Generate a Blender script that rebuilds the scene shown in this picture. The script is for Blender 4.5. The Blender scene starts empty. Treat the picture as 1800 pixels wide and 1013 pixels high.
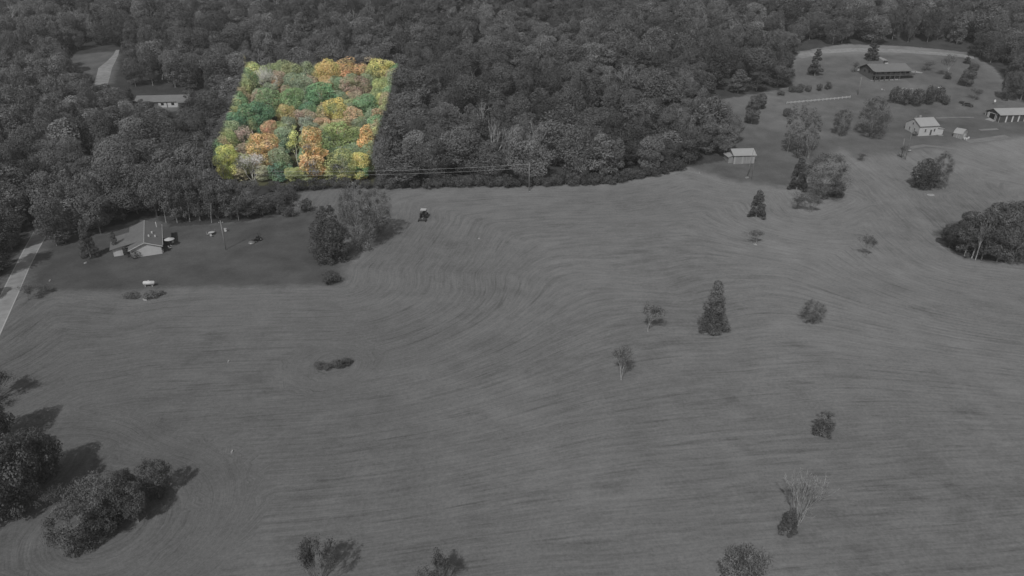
import bpy, math, random
import numpy as np
from mathutils import Vector, Matrix

random.seed(7)
R = np.random.RandomState(11)
sc = bpy.context.scene
COL = sc.collection

# ------------------------------------------------------------------ camera, sky, sun, exposure
F = 1216.0; PITCH = math.radians(26.0); H = 72.0
CP, SP = math.cos(PITCH), math.sin(PITCH)
cam = bpy.data.cameras.new('camera'); camo = bpy.data.objects.new('camera', cam); COL.objects.link(camo)
cam.sensor_width = 36; cam.lens = F / 1800 * 36; cam.clip_start = 1; cam.clip_end = 6000
camo.location = (0, 0, H); camo.rotation_euler = (math.pi / 2 - PITCH, 0, 0)
sc.camera = camo

SUN_AZ = math.radians(19); SUN_EL = math.radians(47)      # shadows fall away from the camera and to the right
w = bpy.data.worlds.new('World'); sc.world = w; w.use_nodes = True
nt = w.node_tree; nt.nodes.clear()
sky = nt.nodes.new('ShaderNodeTexSky'); sky.sky_type = 'NISHITA'; sky.sun_disc = False
sky.sun_elevation = SUN_EL; sky.sun_rotation = SUN_AZ + math.pi
hs = nt.nodes.new('ShaderNodeHueSaturation'); hs.inputs['Saturation'].default_value = 0.0
bgn = nt.nodes.new('ShaderNodeBackground'); bgn.inputs['Strength'].default_value = 0.11
wo = nt.nodes.new('ShaderNodeOutputWorld')
nt.links.new(sky.outputs[0], hs.inputs['Color']); nt.links.new(hs.outputs[0], bgn.inputs[0]); nt.links.new(bgn.outputs[0], wo.inputs[0])
sun = bpy.data.lights.new('sun', 'SUN'); suno = bpy.data.objects.new('sun', sun); COL.objects.link(suno)
sun.energy = 3.2; sun.angle = math.radians(0.6); sun.color = (1, 1, 1)
sd = Vector((math.sin(SUN_AZ) * math.cos(SUN_EL), math.cos(SUN_AZ) * math.cos(SUN_EL), -math.sin(SUN_EL)))
suno.rotation_euler = sd.to_track_quat('-Z', 'Y').to_euler()
sc.view_settings.view_transform = 'Standard'; sc.view_settings.look = 'None'
sc.view_settings.gamma = 1; sc.view_settings.exposure = -0.45; sc.view_settings.use_curve_mapping = False

HAZE = .00018
# ------------------------------------------------------------------ terrain and projection
def terr(x, y):
    x = np.asarray(x, float); y = np.asarray(y, float)
    k = 14.0
    d = (y - 236 + 0.02 * x) / k
    rise = 0.16 * k * np.where(d > 30, d, np.log1p(np.exp(np.minimum(d, 30))))
    d2 = (y - 660) / 30
    rise = rise - 0.12 * 30 * np.where(d2 > 30, d2, np.log1p(np.exp(np.minimum(d2, 30))))
    und = 0.55 * np.sin(x / 47 + .6) * np.sin(y / 39 + .3) + 0.35 * np.sin(x / 23 + y / 31)
    return rise + und

def gz(x, y): return float(terr(x, y))

def at(u, v, off=0.0):
    """point at height off above the ground seen at (u, v) of the 1800 x 1013 photograph"""
    a = (u - 900) / F; b = (v - 506.5) / F
    d = (a, CP - b * SP, -(SP + b * CP))
    t = 60.0; step = 4.0
    prev = t
    while t < 1500:
        if H + d[2] * t <= gz(d[0] * t, d[1] * t) + off: break
        prev = t; t += step
    lo, hi = prev, t
    for _ in range(24):
        m = (lo + hi) / 2
        if H + d[2] * m <= gz(d[0] * m, d[1] * m) + off: hi = m
        else: lo = m
    return Vector((d[0] * hi, d[1] * hi, gz(d[0] * hi, d[1] * hi)))

def proj(x, y, z):
    zz = z - H
    t = y * CP - zz * SP
    return 900 + F * x / t, 506.5 - F * (y * SP + zz * CP) / t, t

def poly_w(pts, off=0.0):
    return np.array([at(u, v, off)[:2] for u, v in pts])

def in_poly(px, py, poly):
    px = np.asarray(px, float); py = np.asarray(py, float)
    ins = np.zeros(px.shape, bool); n = len(poly)
    for i in range(n):
        x1, y1 = poly[i]; x2, y2 = poly[(i + 1) % n]
        c = ((y1 > py) != (y2 > py)) & (px < (x2 - x1) * (py - y1) / (y2 - y1 + 1e-12) + x1)
        ins ^= c
    return ins

def seg_dist(px, py, pts, closed=False):
    d = np.full(np.shape(px), 1e9); n = len(pts)
    for i in range(n if closed else n - 1):
        ax, ay = pts[i]; bx, by = pts[(i + 1) % n]
        L = (bx - ax) ** 2 + (by - ay) ** 2 + 1e-9
        t = np.clip(((px - ax) * (bx - ax) + (py - ay) * (by - ay)) / L, 0, 1)
        d = np.minimum(d, np.hypot(px - ax - t * (bx - ax), py - ay - t * (by - ay)))
    return d

def sdist(px, py, poly):
    return np.where(in_poly(px, py, poly), 1, -1) * seg_dist(px, py, poly, True)

# ------------------------------------------------------------------ names, labels
def mesh_obj(name, me, parent=None, label=None, cat=None, group=None, kind=None):
    o = bpy.data.objects.new(name, me); COL.objects.link(o)
    if parent is not None: o.parent = parent
    if label: o['label'] = label
    if cat: o['category'] = cat
    if group: o['group'] = group
    if kind: o['kind'] = kind
    return o

def thing(name, label, cat, loc, rz=0.0, group=None):
    o = bpy.data.objects.new(name, None); COL.objects.link(o)
    o.empty_display_size = 0.5
    o.location = loc; o.rotation_euler = (0, 0, rz)
    o['label'] = label; o['category'] = cat
    if group: o['group'] = group
    return o

# ------------------------------------------------------------------ materials
def new_mat(name):
    m = bpy.data.materials.new(name); m.use_nodes = True
    m.node_tree.nodes.clear(); return m, m.node_tree

def N(nt, typ, **kw):
    n = nt.nodes.new(typ)
    for k, v in kw.items(): setattr(n, k, v)
    return n

def math_n(nt, op, a, b=None, clamp=False):
    n = nt.nodes.new('ShaderNodeMath'); n.operation = op; n.use_clamp = clamp
    for i, v in enumerate((a, b)):
        if v is None: continue
        if isinstance(v, (int, float)): n.inputs[i].default_value = v
        else: nt.links.new(v, n.inputs[i])
    return n.outputs[0]

def mixc(nt, f, a, b):
    n = nt.nodes.new('ShaderNodeMix'); n.data_type = 'RGBA'
    for s, v in ((n.inputs[0], f), (n.inputs[6], a), (n.inputs[7], b)):
        if isinstance(v, (int, float)): s.default_value = v
        elif isinstance(v, tuple): s.default_value = v
        else: nt.links.new(v, s)
    return n.outputs[2]

def g3(v): return (v, v, v, 1)

def noise(nt, vec, scale, detail=3, rough=.55):
    n = nt.nodes.new('ShaderNodeTexNoise'); n.inputs['Scale'].default_value = scale
    n.inputs['Detail'].default_value = detail; n.inputs['Roughness'].default_value = rough
    if vec is not None: nt.links.new(vec, n.inputs['Vector'])
    return n.outputs['Fac']

def ramp01(nt, fac, lo, hi):
    m = nt.nodes.new('ShaderNodeMapRange'); m.inputs[1].default_value = lo; m.inputs[2].default_value = hi
    m.clamp = True; nt.links.new(fac, m.inputs[0]); return m.outputs[0]

def plain(name, v, rough=.8, var=.15, scale=2.0, metal=0.0, stripes=None):
    """weathered surface: base grey with soft stains; stripes = (axis, per metre, depth) fine ribs"""
    m, nt = new_mat(name)
    tc = N(nt, 'ShaderNodeTexCoord')
    n1 = noise(nt, tc.outputs['Object'], scale, 4); n2 = noise(nt, tc.outputs['Object'], scale * .23, 2)
    f = math_n(nt, 'ADD', math_n(nt, 'MULTIPLY', n1, .6), math_n(nt, 'MULTIPLY', n2, .4))
    f = ramp01(nt, f, .3, .7)
    c = v if isinstance(v, tuple) else (v, v, v)
    lo = tuple(x * (1 - var) for x in c) + (1,); hi = tuple(min(1, x * (1 + var)) for x in c) + (1,)
    col = mixc(nt, f, lo, hi)
    b = N(nt, 'ShaderNodeBsdfPrincipled'); nt.links.new(col, b.inputs['Base Color'])
    b.inputs['Roughness'].default_value = rough; b.inputs['Metallic'].default_value = metal
    b.inputs['Specular IOR Level'].default_value = .25
    if stripes:
        sx = N(nt, 'ShaderNodeSeparateXYZ'); nt.links.new(tc.outputs['Object'], sx.inputs[0])
        s = math_n(nt, 'SINE', math_n(nt, 'MULTIPLY', sx.outputs[stripes[0]], stripes[1] * 6.283))
        bp = N(nt, 'ShaderNodeBump'); bp.inputs['Strength'].default_value = stripes[2]; bp.inputs['Distance'].default_value = .05
        nt.links.new(s, bp.inputs['Height']); nt.links.new(bp.outputs[0], b.inputs['Normal'])
    o = N(nt, 'ShaderNodeOutputMaterial'); nt.links.new(b.outputs[0], o.inputs[0])
    return m

# the plot whose autumn colours show, its brighter exposure put into leaf and bark colours: a parcel of the wood, given by its four corners on the ground
LOT = [at(433, 109, 12)[:2], at(700, 109, 12)[:2], at(652, 311, 3)[:2], at(379, 311, 3)[:2]]
lot_np = np.array(LOT)

def lot_mask(nt, soft=1.4):
    geo = N(nt, 'ShaderNodeNewGeometry'); sx = N(nt, 'ShaderNodeSeparateXYZ')
    nt.links.new(geo.outputs['Position'], sx.inputs[0])
    cur = None
    cx, cy = lot_np.mean(0)
    for i in range(4):
        ax, ay = LOT[i]; bx, by = LOT[(i + 1) % 4]
        nx, ny = -(by - ay), (bx - ax); L = math.hypot(nx, ny); nx /= L; ny /= L
        if nx * (cx - ax) + ny * (cy - ay) < 0: nx, ny = -nx, -ny
        c = -(nx * ax + ny * ay)
        d = math_n(nt, 'ADD', math_n(nt, 'ADD', math_n(nt, 'MULTIPLY', sx.outputs[0], nx), math_n(nt, 'MULTIPLY', sx.outputs[1], ny)), c)
        cur = d if cur is None else math_n(nt, 'MINIMUM', cur, d)
    return math_n(nt, 'ADD', math_n(nt, 'DIVIDE', cur, soft), .5, True), geo

def leaf_material():
    m, nt = new_mat('foliage')
    mask, geo = lot_mask(nt)
    tint = N(nt, 'ShaderNodeAttribute', attribute_type='INSTANCER', attribute_name='tint')
    gr = N(nt, 'ShaderNodeAttribute', attribute_type='INSTANCER', attribute_name='gray')
    tone = N(nt, 'ShaderNodeAttribute', attribute_type='GEOMETRY', attribute_name='tone')
    n1 = ramp01(nt, noise(nt, geo.outputs['Position'], .55, 3), .25, .75)
    tv = math_n(nt, 'MULTIPLY', tone.outputs['Fac'], math_n(nt, 'ADD', math_n(nt, 'MULTIPLY', n1, .5), .75))
    gv = math_n(nt, 'MULTIPLY', gr.outputs['Fac'], tv)
    cc = N(nt, 'ShaderNodeCombineColor')
    for i in range(3): nt.links.new(gv, cc.inputs[i])
    vm = N(nt, 'ShaderNodeVectorMath', operation='SCALE')
    nt.links.new(tint.outputs['Vector'], vm.inputs[0]); nt.links.new(tv, vm.inputs['Scale'])
    # leaves turn unevenly: part of a crown stays greener
    n2 = ramp01(nt, noise(nt, geo.outputs['Position'], .3, 3), .42, .62)
    hv = N(nt, 'ShaderNodeHueSaturation'); hv.inputs['Hue'].default_value = .54; hv.inputs['Value'].default_value = .78
    nt.links.new(vm.outputs[0], hv.inputs['Color'])
    lc = mixc(nt, n2, vm.outputs[0], hv.outputs[0])
    n3 = math_n(nt, 'MULTIPLY', ramp01(nt, noise(nt, geo.outputs['Position'], .16, 3, .6), .48, .66), .6)
    ng_ = N(nt, 'ShaderNodeVectorMath', operation='SCALE'); ng_.inputs[0].default_value = (.30, .40, .19); nt.links.new(tv, ng_.inputs['Scale'])
    lc = mixc(nt, n3, lc, ng_.outputs[0])
    col = mixc(nt, mask, cc.outputs[0], lc)
    d = N(nt, 'ShaderNodeBsdfDiffuse'); t = N(nt, 'ShaderNodeBsdfTranslucent'); mx = N(nt, 'ShaderNodeMixShader')
    mx.inputs[0].default_value = .18
    nt.links.new(col, d.inputs[0]); nt.links.new(col, t.inputs[0])
    nt.links.new(d.outputs[0], mx.inputs[1]); nt.links.new(t.outputs[0], mx.inputs[2])
    o = N(nt, 'ShaderNodeOutputMaterial'); nt.links.new(mx.outputs[0], o.inputs[0])
    return m

def bark_material(name='bark', v=.22, lotv=.75):
    m, nt = new_mat(name)
    mask, geo = lot_mask(nt)
    n1 = ramp01(nt, noise(nt, geo.outputs['Position'], 2.2, 4), .3, .7)
    a = mixc(nt, n1, g3(v * .6), g3(v * 1.3))
    b_ = mixc(nt, n1, (lotv * .62, lotv * .6, lotv * .55, 1), (lotv, lotv * .98, lotv * .92, 1))
    col = mixc(nt, mask, a, b_)
    d = N(nt, 'ShaderNodeBsdfDiffuse'); nt.links.new(col, d.inputs[0])
    o = N(nt, 'ShaderNodeOutputMaterial'); nt.links.new(d.outputs[0], o.inputs[0])
    return m

LEAF = leaf_material(); BARK = bark_material(); PALEBARK = bark_material('pale_bark', .36, .9)

# ------------------------------------------------------------------ the ground: one sheet with land-use borders
FOREST_IMG = [(-400, 700), (-60, 560), (0, 500), (22, 462), (44, 420), (58, 396), (78, 400), (95, 418), (150, 408), (225, 392), (262, 378),
              (300, 398), (400, 392), (470, 385), (512, 370), (520, 338), (600, 331), (700, 330), (900, 327), (1050, 324), (1130, 313), (1205, 294),
              (1288, 280), (1292, 252), (1262, 215), (1235, 180), (1300, 170), (1372, 158), (1398, 140), (1388, 112), (1404, 92),
              (1480, 78), (1600, 82), (1700, 92), (1745, 118), (1770, 150), (1800, 182), (2050, 196), (2050, -60), (-500, -60)]
YARD_IMG = [(50, 500), (90, 416), (150, 408), (225, 392), (262, 378), (300, 398), (400, 392), (470, 385), (512, 372), (560, 366), (585, 395),
            (612, 440), (604, 470), (600, 502), (450, 505), (300, 506), (230, 512), (120, 512), (60, 512)]
FARM_IMG = [(1208, 292), (1292, 240), (1330, 246), (1480, 240), (1570, 218), (1800, 205), (2000, 205), (2000, 232), (1800, 236), (1640, 262),
            (1500, 278), (1480, 262), (1440, 285), (1390, 330), (1300, 322), (1240, 305)]
LAWN_IMG = [(1200, 250), (1240, 175), (1372, 155), (1398, 100), (1700, 95), (1800, 170), (1990, 190), (1990, 232), (1700, 240), (1480, 246), (1330, 250)]
RIGHTWOOD_IMG = [(1640, 410), (1668, 438), (1700, 455), (1740, 462), (1850, 462), (1950, 440), (1950, 385), (1850, 370), (1740, 378), (1680, 392)]
CLEAR_IMG = [(112, 112), (128, 97), (200, 90), (212, 96), (198, 148), (164, 152), (160, 132), (120, 122)]
HYARD_IMG = [(225, 196), (232, 172), (345, 172), (350, 196)]

fw = np.array([at(u, v)[:2] if v > -30 else at(u, -30)[:2] for u, v in FOREST_IMG])
# carry the wood on beyond the frame
fw = np.array([(-1400, 60), (-420, 100)] + [tuple(p) for p in fw[1:-2]] + [(1400, 300), (1400, 2400), (-1400, 2400)])
yw, faw, law, rww, clw, hyw = (poly_w(p) for p in (YARD_IMG, FARM_IMG, LAWN_IMG, RIGHTWOOD_IMG, CLEAR_IMG, HYARD_IMG))
mow_line = poly_w([(-300, 700), (-60, 600), (20, 545), (60, 512), (120, 508), (250, 518), (300, 508), (450, 505), (602, 502), (612, 470), (640, 445),
                   (690, 385), (700, 345), (900, 330), (1050, 326), (1130, 315), (1205, 297), (1240, 306), (1300, 322), (1390, 332), (1420, 372),
                   (1480, 350)])
mow_line2 = poly_w([(1480, 262), (1560, 330), (1640, 408), (1700, 455), (1800, 465), (2000, 480)])
islands = [(at(585, 642)[:2], 9), (at(40, 880)[:2], 22), (at(190, 925)[:2], 20), (at(1630, 325)[:2], 10)]

def axis(lo, hi, step, far_lo, far_hi):
    a = list(np.arange(lo, hi + .01, step)); s = step
    x = a[-1]
    while x < far_hi: s *= 1.25; x += s; a.append(x)
    x = a[0]; s = step
    while x > far_lo: s *= 1.25; x -= s; a.insert(0, x)
    return np.array(a)

def build_ground():
    xs = axis(-250, 250, 2.5, -2500, 2500); ys = axis(50, 430, 2.5, -900, 4000)
    X, Y = np.meshgrid(xs, ys); Z = terr(X, Y)
    nx, ny = len(xs), len(ys)
    V = np.stack([X.ravel(), Y.ravel(), Z.ravel()], 1)
    i = np.arange(nx * ny).reshape(ny, nx)
    q = np.stack([i[:-1, :-1].ravel(), i[:-1, 1:].ravel(), i[1:, 1:].ravel(), i[1:, :-1].ravel()], 1)
    me = bpy.data.meshes.new('ground'); me.from_pydata(V.tolist(), [], q.tolist()); 
    px, py = X.ravel(), Y.ravel()
    s = np.minimum(seg_dist(px, py, mow_line), seg_dist(px, py, mow_line2))
    far = py * -0.92 + px * 0.10
    wgt = np.clip((s - 24) / 30, 0, 1)[:]
    s2 = s * (1 - .0 * wgt)
    s2 = np.where(s > 30, 30 + (s - 30), s)
    blend = np.clip((s - 22) / 75, 0, 1); blend = blend * blend * (3 - 2 * blend)
    s2 = s * (1 - blend) + (far + 175) * blend
    for (p, r) in islands:
        d = np.hypot(px - p[0], (py - p[1])); k = np.clip((r - d) / (r * .4), 0, 1)
        s2 = s2 * (1 - k) + d * k
    vals = {'mow': s2, 'd_forest': sdist(px, py, fw), 'd_yard': sdist(px, py, yw), 'd_farm': sdist(px, py, faw), 'd_lawn': sdist(px, py, law),
            'd_clear': np.maximum(sdist(px, py, clw), sdist(px, py, hyw)), 'd_wood': sdist(px, py, rww)}
    for k, v in vals.items():
        a = me.attributes.new(k, 'FLOAT', 'POINT'); a.data.foreach_set('value', v.astype(np.float32))
    for p in me.polygons: p.use_smooth = True
    m, nt = new_mat('ground')
    geo = N(nt, 'ShaderNodeNewGeometry'); P = geo.outputs['Position']
    A = lambda n: N(nt, 'ShaderNodeAttribute', attribute_type='GEOMETRY', attribute_name=n).outputs['Fac']
    sp = N(nt, 'ShaderNodeSeparateXYZ'); nt.links.new(P, sp.inputs[0])
    wob = math_n(nt, 'MULTIPLY', math_n(nt, 'SUBTRACT', noise(nt, P, .03, 2), .5), 2.6)
    mow = math_n(nt, 'ADD', A('mow'), wob)
    def streak(fs, fa, detail, off=0.0):
        c = N(nt, 'ShaderNodeCombineXYZ')
        nt.links.new(math_n(nt, 'MULTIPLY', mow, fs), c.inputs[0])
        nt.links.new(math_n(nt, 'MULTIPLY', sp.outputs[0], fa), c.inputs[1])
        nt.links.new(math_n(nt, 'ADD', math_n(nt, 'MULTIPLY', sp.outputs[1], fa), off), c.inputs[2])
        return noise(nt, c.outputs[0], 1.0, detail, .6)
    st1 = streak(.45, .03, 3); st2 = streak(1.5, .07, 3, 9.0); st3 = streak(2.8, .16, 2, 4.0)
    big = noise(nt, P, .018, 3); mid = noise(nt, P, .16, 4, .6); fine = noise(nt, P, 1.6, 4, .7)
    def acc(*terms):
        cur = None
        for n_, k in terms:
            t_ = math_n(nt, 'MULTIPLY', math_n(nt, 'SUBTRACT', n_, .5), k)
            cur = t_ if cur is None else math_n(nt, 'ADD', cur, t_)
        return math_n(nt, 'ADD', cur, 1.0)
    grain = noise(nt, P, 3.4, 3, .7)
    fv = acc((st1, .12), (st2, .34), (st3, .56), (big, .66), (mid, .50), (fine, .62), (grain, .6))
    dashes = math_n(nt, 'MULTIPLY', ramp01(nt, streak(1.1, .06, 4, 21.0), .55, .70), -.22)
    # the mower's passes, side by side, clearer in some places than in others
    passes = math_n(nt, 'MULTIPLY', math_n(nt, 'SINE', math_n(nt, 'MULTIPLY', mow, 6.283 / 1.9)), math_n(nt, 'MULTIPLY', ramp01(nt, noise(nt, P, .035, 3), .45, .68), .06))
    rim = math_n(nt, 'MULTIPLY', math_n(nt, 'SUBTRACT', 1.0, ramp01(nt, mow, 1.0, 6.0)), .10)
    fv = math_n(nt, 'ADD', fv, math_n(nt, 'ADD', passes, rim))
    blot = math_n(nt, 'MULTIPLY', ramp01(nt, noise(nt, P, .07, 5, .7), .58, .75), -.22)
    fv = math_n(nt, 'ADD', fv, math_n(nt, 'ADD', dashes, blot))
    # the left half of the meadow is darker than the right half
    fv = math_n(nt, 'MULTIPLY', fv, math_n(nt, 'ADD', .98, math_n(nt, 'MULTIPLY', ramp01(nt, sp.outputs[0], -70, 70), .20)))
    yv = acc((mid, .95), (big, .7), (fine, .55), (noise(nt, P, .05, 4), .75), (noise(nt, P, 3.0, 2), .3))
    wv = acc((mid, 1.2), (fine, .9))
    def rgbv(val, base):
        v_ = math_n(nt, 'MULTIPLY', val, base); c = N(nt, 'ShaderNodeCombineColor')
        for i_ in range(3): nt.links.new(v_, c.inputs[i_])
        return c.outputs[0]
    edge = math_n(nt, 'MULTIPLY', math_n(nt, 'SUBTRACT', noise(nt, P, .35, 5, .7), .5), 6.0)
    def zone(name, soft): return math_n(nt, 'ADD', math_n(nt, 'DIVIDE', math_n(nt, 'ADD', A(name), edge), soft), .5, True)
    field = rgbv(fv, GROUND['field']); 
    col = mixc(nt, zone('d_lawn', 7.0), field, rgbv(yv, GROUND['lawn']))
    col = mixc(nt, zone('d_farm', 6.0), col, rgbv(yv, GROUND['farm']))
    col = mixc(nt, zone('d_yard', 3.6), col, rgbv(yv, GROUND['yard']))
    mask, _ = lot_mask(nt)
    ffl = mixc(nt, mask, rgbv(wv, GROUND['floor']), (.085, .085, .05, 1))
    col = mixc(nt, zone('d_forest', 1.6), col, ffl)
    col = mixc(nt, zone('d_wood', 2.5), col, rgbv(wv, GROUND['floor']))
    col = mixc(nt, zone('d_clear', 2.5), col, rgbv(yv, GROUND['lawn']))
    b = N(nt, 'ShaderNodeBsdfDiffuse'); b.inputs['Roughness'].default_value = .6; nt.links.new(col, b.inputs[0])
    bp = N(nt, 'ShaderNodeBump'); bp.inputs['Strength'].default_value = .55; bp.inputs['Distance'].default_value = .22
    hh = math_n(nt, 'ADD', math_n(nt, 'MULTIPLY', st2, .8), math_n(nt, 'ADD', fine, math_n(nt, 'MULTIPLY', st1, .7)))
    nt.links.new(hh, bp.inputs['Height']); nt.links.new(bp.outputs[0], b.inputs['Normal'])
    o = N(nt, 'ShaderNodeOutputMaterial'); nt.links.new(b.outputs[0], o.inputs[0])
    me.materials.append(m)
    mesh_obj('ground', me, kind='structure')
    return

GROUND = dict(field=.131, lawn=.112, farm=.094, yard=.080, floor=.05)
build_ground()

# a sheet draped over the ground: centre line with widths
def drape(name, left, right, mat, off, kind='structure', sub=6, cross=4, **kw):
    L, Rr = [], []
    for i in range(len(left) - 1):
        for k in range(sub):
            t = k / sub
            L.append(Vector(left[i]).lerp(Vector(left[i + 1]), t)); Rr.append(Vector(right[i]).lerp(Vector(right[i + 1]), t))
    L.append(Vector(left[-1])); Rr.append(Vector(right[-1]))
    V, Fc = [], []
    for a, b in zip(L, Rr):
        for j in range(cross + 1):
            p = a.lerp(b, j / cross); V.append((p.x, p.y, gz(p.x, p.y) + off))
    c = cross + 1
    for i in range(len(L) - 1):
        for j in range(cross): Fc.append((i * c + j, i * c + j + 1, (i + 1) * c + j + 1, (i + 1) * c + j))
    me = bpy.data.meshes.new(name); me.from_pydata(V, [], Fc); me.materials.append(mat)
    return mesh_obj(name, me, kind=kind, **kw)

ROADM = plain('asphalt', .25, .9, .28, .5); GRAVEL = plain('gravel', .23, .95, .32, .6); LINE = plain('road_paint', .45, .7, .15, 3)
CONC = plain('concrete', .27, .9, .15, 1.2)
rl = [at(u, v).xy for u, v in ((-62, 640), (-30, 578), (0, 519), (22, 476), (44.5, 433), (63, 400), (78, 372))]
rr = [at(u, v).xy for u, v in ((-22, 640), (4, 582), (32, 519), (51, 474), (70, 436), (86, 409), (97, 388))]
drape('road', rl, rr, ROADM, .03)
def inset(a, b, k0, k1):
    return [Vector(p).lerp(Vector(q), k0) for p, q in zip(a, b)], [Vector(p).lerp(Vector(q), k1) for p, q in zip(a, b)]
e0, e1 = inset(rl, rr, .035, .065); drape('road_line', e0, e1, LINE, .036, cross=1)
e0, e1 = inset(rl, rr, .935, .965); drape('road_line', e0, e1, LINE, .036, cross=1)
def track(name, cl, wd, mat, off=.04, **kw):
    pts = [at(u, v).xy for u, v in cl]; L, Rr = [], []
    for i, p in enumerate(pts):
        d = (pts[min(i + 1, len(pts) - 1)] - pts[max(i - 1, 0)]).normalized(); n = Vector((-d.y, d.x))
        L.append(p + n * wd / 2); Rr.append(p - n * wd / 2)
    return drape(name, L, Rr, mat, off, **kw)
track('gravel_drive', [(1402, 100), (1425, 95), (1450, 91), (1500, 88), (1550, 89), (1600, 91), (1640, 94), (1680, 97), (1712, 101)], 6.2, GRAVEL)
drape('driveway', [at(u, v).xy for u, v in ((160, 156), (168, 140), (173, 120), (188, 108), (199, 97), (204, 88))],
      [at(u, v).xy for u, v in ((187, 156), (192, 140), (197, 120), (203, 108), (208, 97), (210, 88))], GRAVEL, .04)
track('path', [(1544, 101), (1552, 104), (1557, 107)], 2.4, CONC, .05)
track('dirt_track', [(1600, 260), (1625, 256), (1655, 259), (1680, 262)], 2.2, plain('trodden_earth', .165, .95, .15, .5), .04)

EARTH = plain('bare_earth', .17, .95, .3, .5)
track('dirt_track', [(1700, 249), (1722, 247), (1745, 244), (1772, 240)], 3.4, EARTH, .05, cross=3)
track('dirt_track', [(1646, 208), (1665, 207), (1690, 206.5), (1712, 207)], 1.3, EARTH, .05, cross=2)
track('dirt_track', [(1722, 229), (1738, 228), (1754, 227)], 1.6, EARTH, .05, cross=2)

# ------------------------------------------------------------------ trees
def np_mesh(name, V, Fq, mats, tone=None, mat_idx=None):
    me = bpy.data.meshes.new(name)
    me.vertices.add(len(V)); me.vertices.foreach_set('co', np.asarray(V, np.float32).ravel())
    k = Fq.shape[1]; n = len(Fq)
    me.loops.add(n * k); me.loops.foreach_set('vertex_index', Fq.astype(np.int32).ravel())
    me.polygons.add(n); me.polygons.foreach_set('loop_start', np.arange(0, n * k, k, dtype=np.int32))
    if mat_idx is not None: me.polygons.foreach_set('material_index', mat_idx.astype(np.int32))
    if tone is not None:
        a = me.attributes.new('tone', 'FLOAT', 'POINT'); a.data.foreach_set('value', np.asarray(tone, np.float32))
    for m in mats: me.materials.append(m)
    me.update(calc_edges=True); me.validate()
    return me

def leaf_cards(rs, P, Nn, size, tone):
    n = len(P)
    a = rs.normal(size=(n, 3)); t = np.cross(Nn, a); t /= np.linalg.norm(t, axis=1)[:, None] + 1e-9
    b = np.cross(Nn, t)
    s = (size * rs.uniform(.55, 1.35, n))[:, None]; asp = rs.uniform(.6, 1.0, n)[:, None]
    V = np.empty((n, 4, 3))
    V[:, 0] = P - t * s * .5; V[:, 1] = P + b * s * .42 * asp + t * s * rs.uniform(-.15, .15, n)[:, None]
    V[:, 2] = P + t * s * .5 + Nn * s * .12; V[:, 3] = P - b * s * .42 * asp
    return V.reshape(-1, 3), np.arange(n * 4).reshape(n, 4), np.repeat(tone, 4)

def crown_data(seed, w, h, base, shape, nblob, nleaf, leaf, blobr=(.16, .30), fuzz=.22):
    rs = np.random.RandomState(seed)
    c, r = [], []
    zc = h * (base + 1) / 2; rz = h * (1 - base) / 2
    while len(c) < nblob:
        z = rs.uniform(-1, 1); ph = rs.uniform(0, 6.283)
        if shape == 'round': env = math.sqrt(max(0, 1 - abs(z) ** 2.3)); rad = env * rs.uniform(.35, 1) ** .6
        elif shape == 'flat': env = math.sqrt(max(0, 1 - max(0, z) ** 2.2)) * (.75 + .25 * z if z < 0 else 1); rad = env * rs.uniform(.2, 1) ** .6
        elif shape == 'cone': env = (1 - (z + 1) / 2) ** .75 * .95 + .06; rad = env * rs.uniform(.45, 1)
        elif shape == 'egg': env = math.sqrt(max(0, 1 - (z + .35) ** 2 / 1.85)) * (1 if z > -.5 else .9); rad = env * rs.uniform(.5, 1)
        elif shape == 'column': env = .8 * (1 - max(0, z) ** 3); rad = env * rs.uniform(.3, 1)
        br = rs.uniform(*blobr) * w * (.55 + .45 * env)
        x = math.cos(ph) * rad * (w / 2 - br * .7); y = math.sin(ph) * rad * (w / 2 - br * .7)
        c.append((x, y, zc + z * (rz - br * .5))); r.append(br)
    c = np.array(c); r = np.array(r)
    # uneven outline: the whole crown is pushed about by a few slow waves
    bt = rs.uniform(.8, 1.2, nblob)
    M = int(nleaf * 1.7)
    k = rs.choice(nblob, M, p=r ** 2 / np.sum(r ** 2))
    d = rs.normal(size=(M, 3)); d /= np.linalg.norm(d, axis=1)[:, None]
    # small twig clumps inside each blob
    sub = rs.normal(size=(nblob, 9, 3)); sub /= np.linalg.norm(sub, axis=2)[..., None]
    near = np.max(np.einsum('mi,mji->mj', d, sub[k]), axis=1)
    rad = r[k] * (rs.uniform(1 - fuzz, 1.04, M) + .22 * np.clip(near - .75, 0, 1) * 1.6 - .06)
    P = c[k] + d * rad[:, None] * np.array([1, 1, .85])
    dd = np.linalg.norm(P[:, None, :] - c[None], axis=2) / r[None]
    dd[np.arange(M), k] = 9
    keep = (dd.min(1) > .72) & (P[:, 2] > h * base * .6)
    idx = np.where(keep)[0][:nleaf]
    P, d, k = P[idx], d[idx], k[idx]
    Nn = d + rs.normal(size=d.shape) * .55 + np.array([0, 0, .25]); Nn /= np.linalg.norm(Nn, axis=1)[:, None]
    tone = bt[k] * rs.uniform(.82, 1.18, len(P))
    return leaf_cards(rs, P, Nn, leaf, tone) + (c, r)

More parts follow.
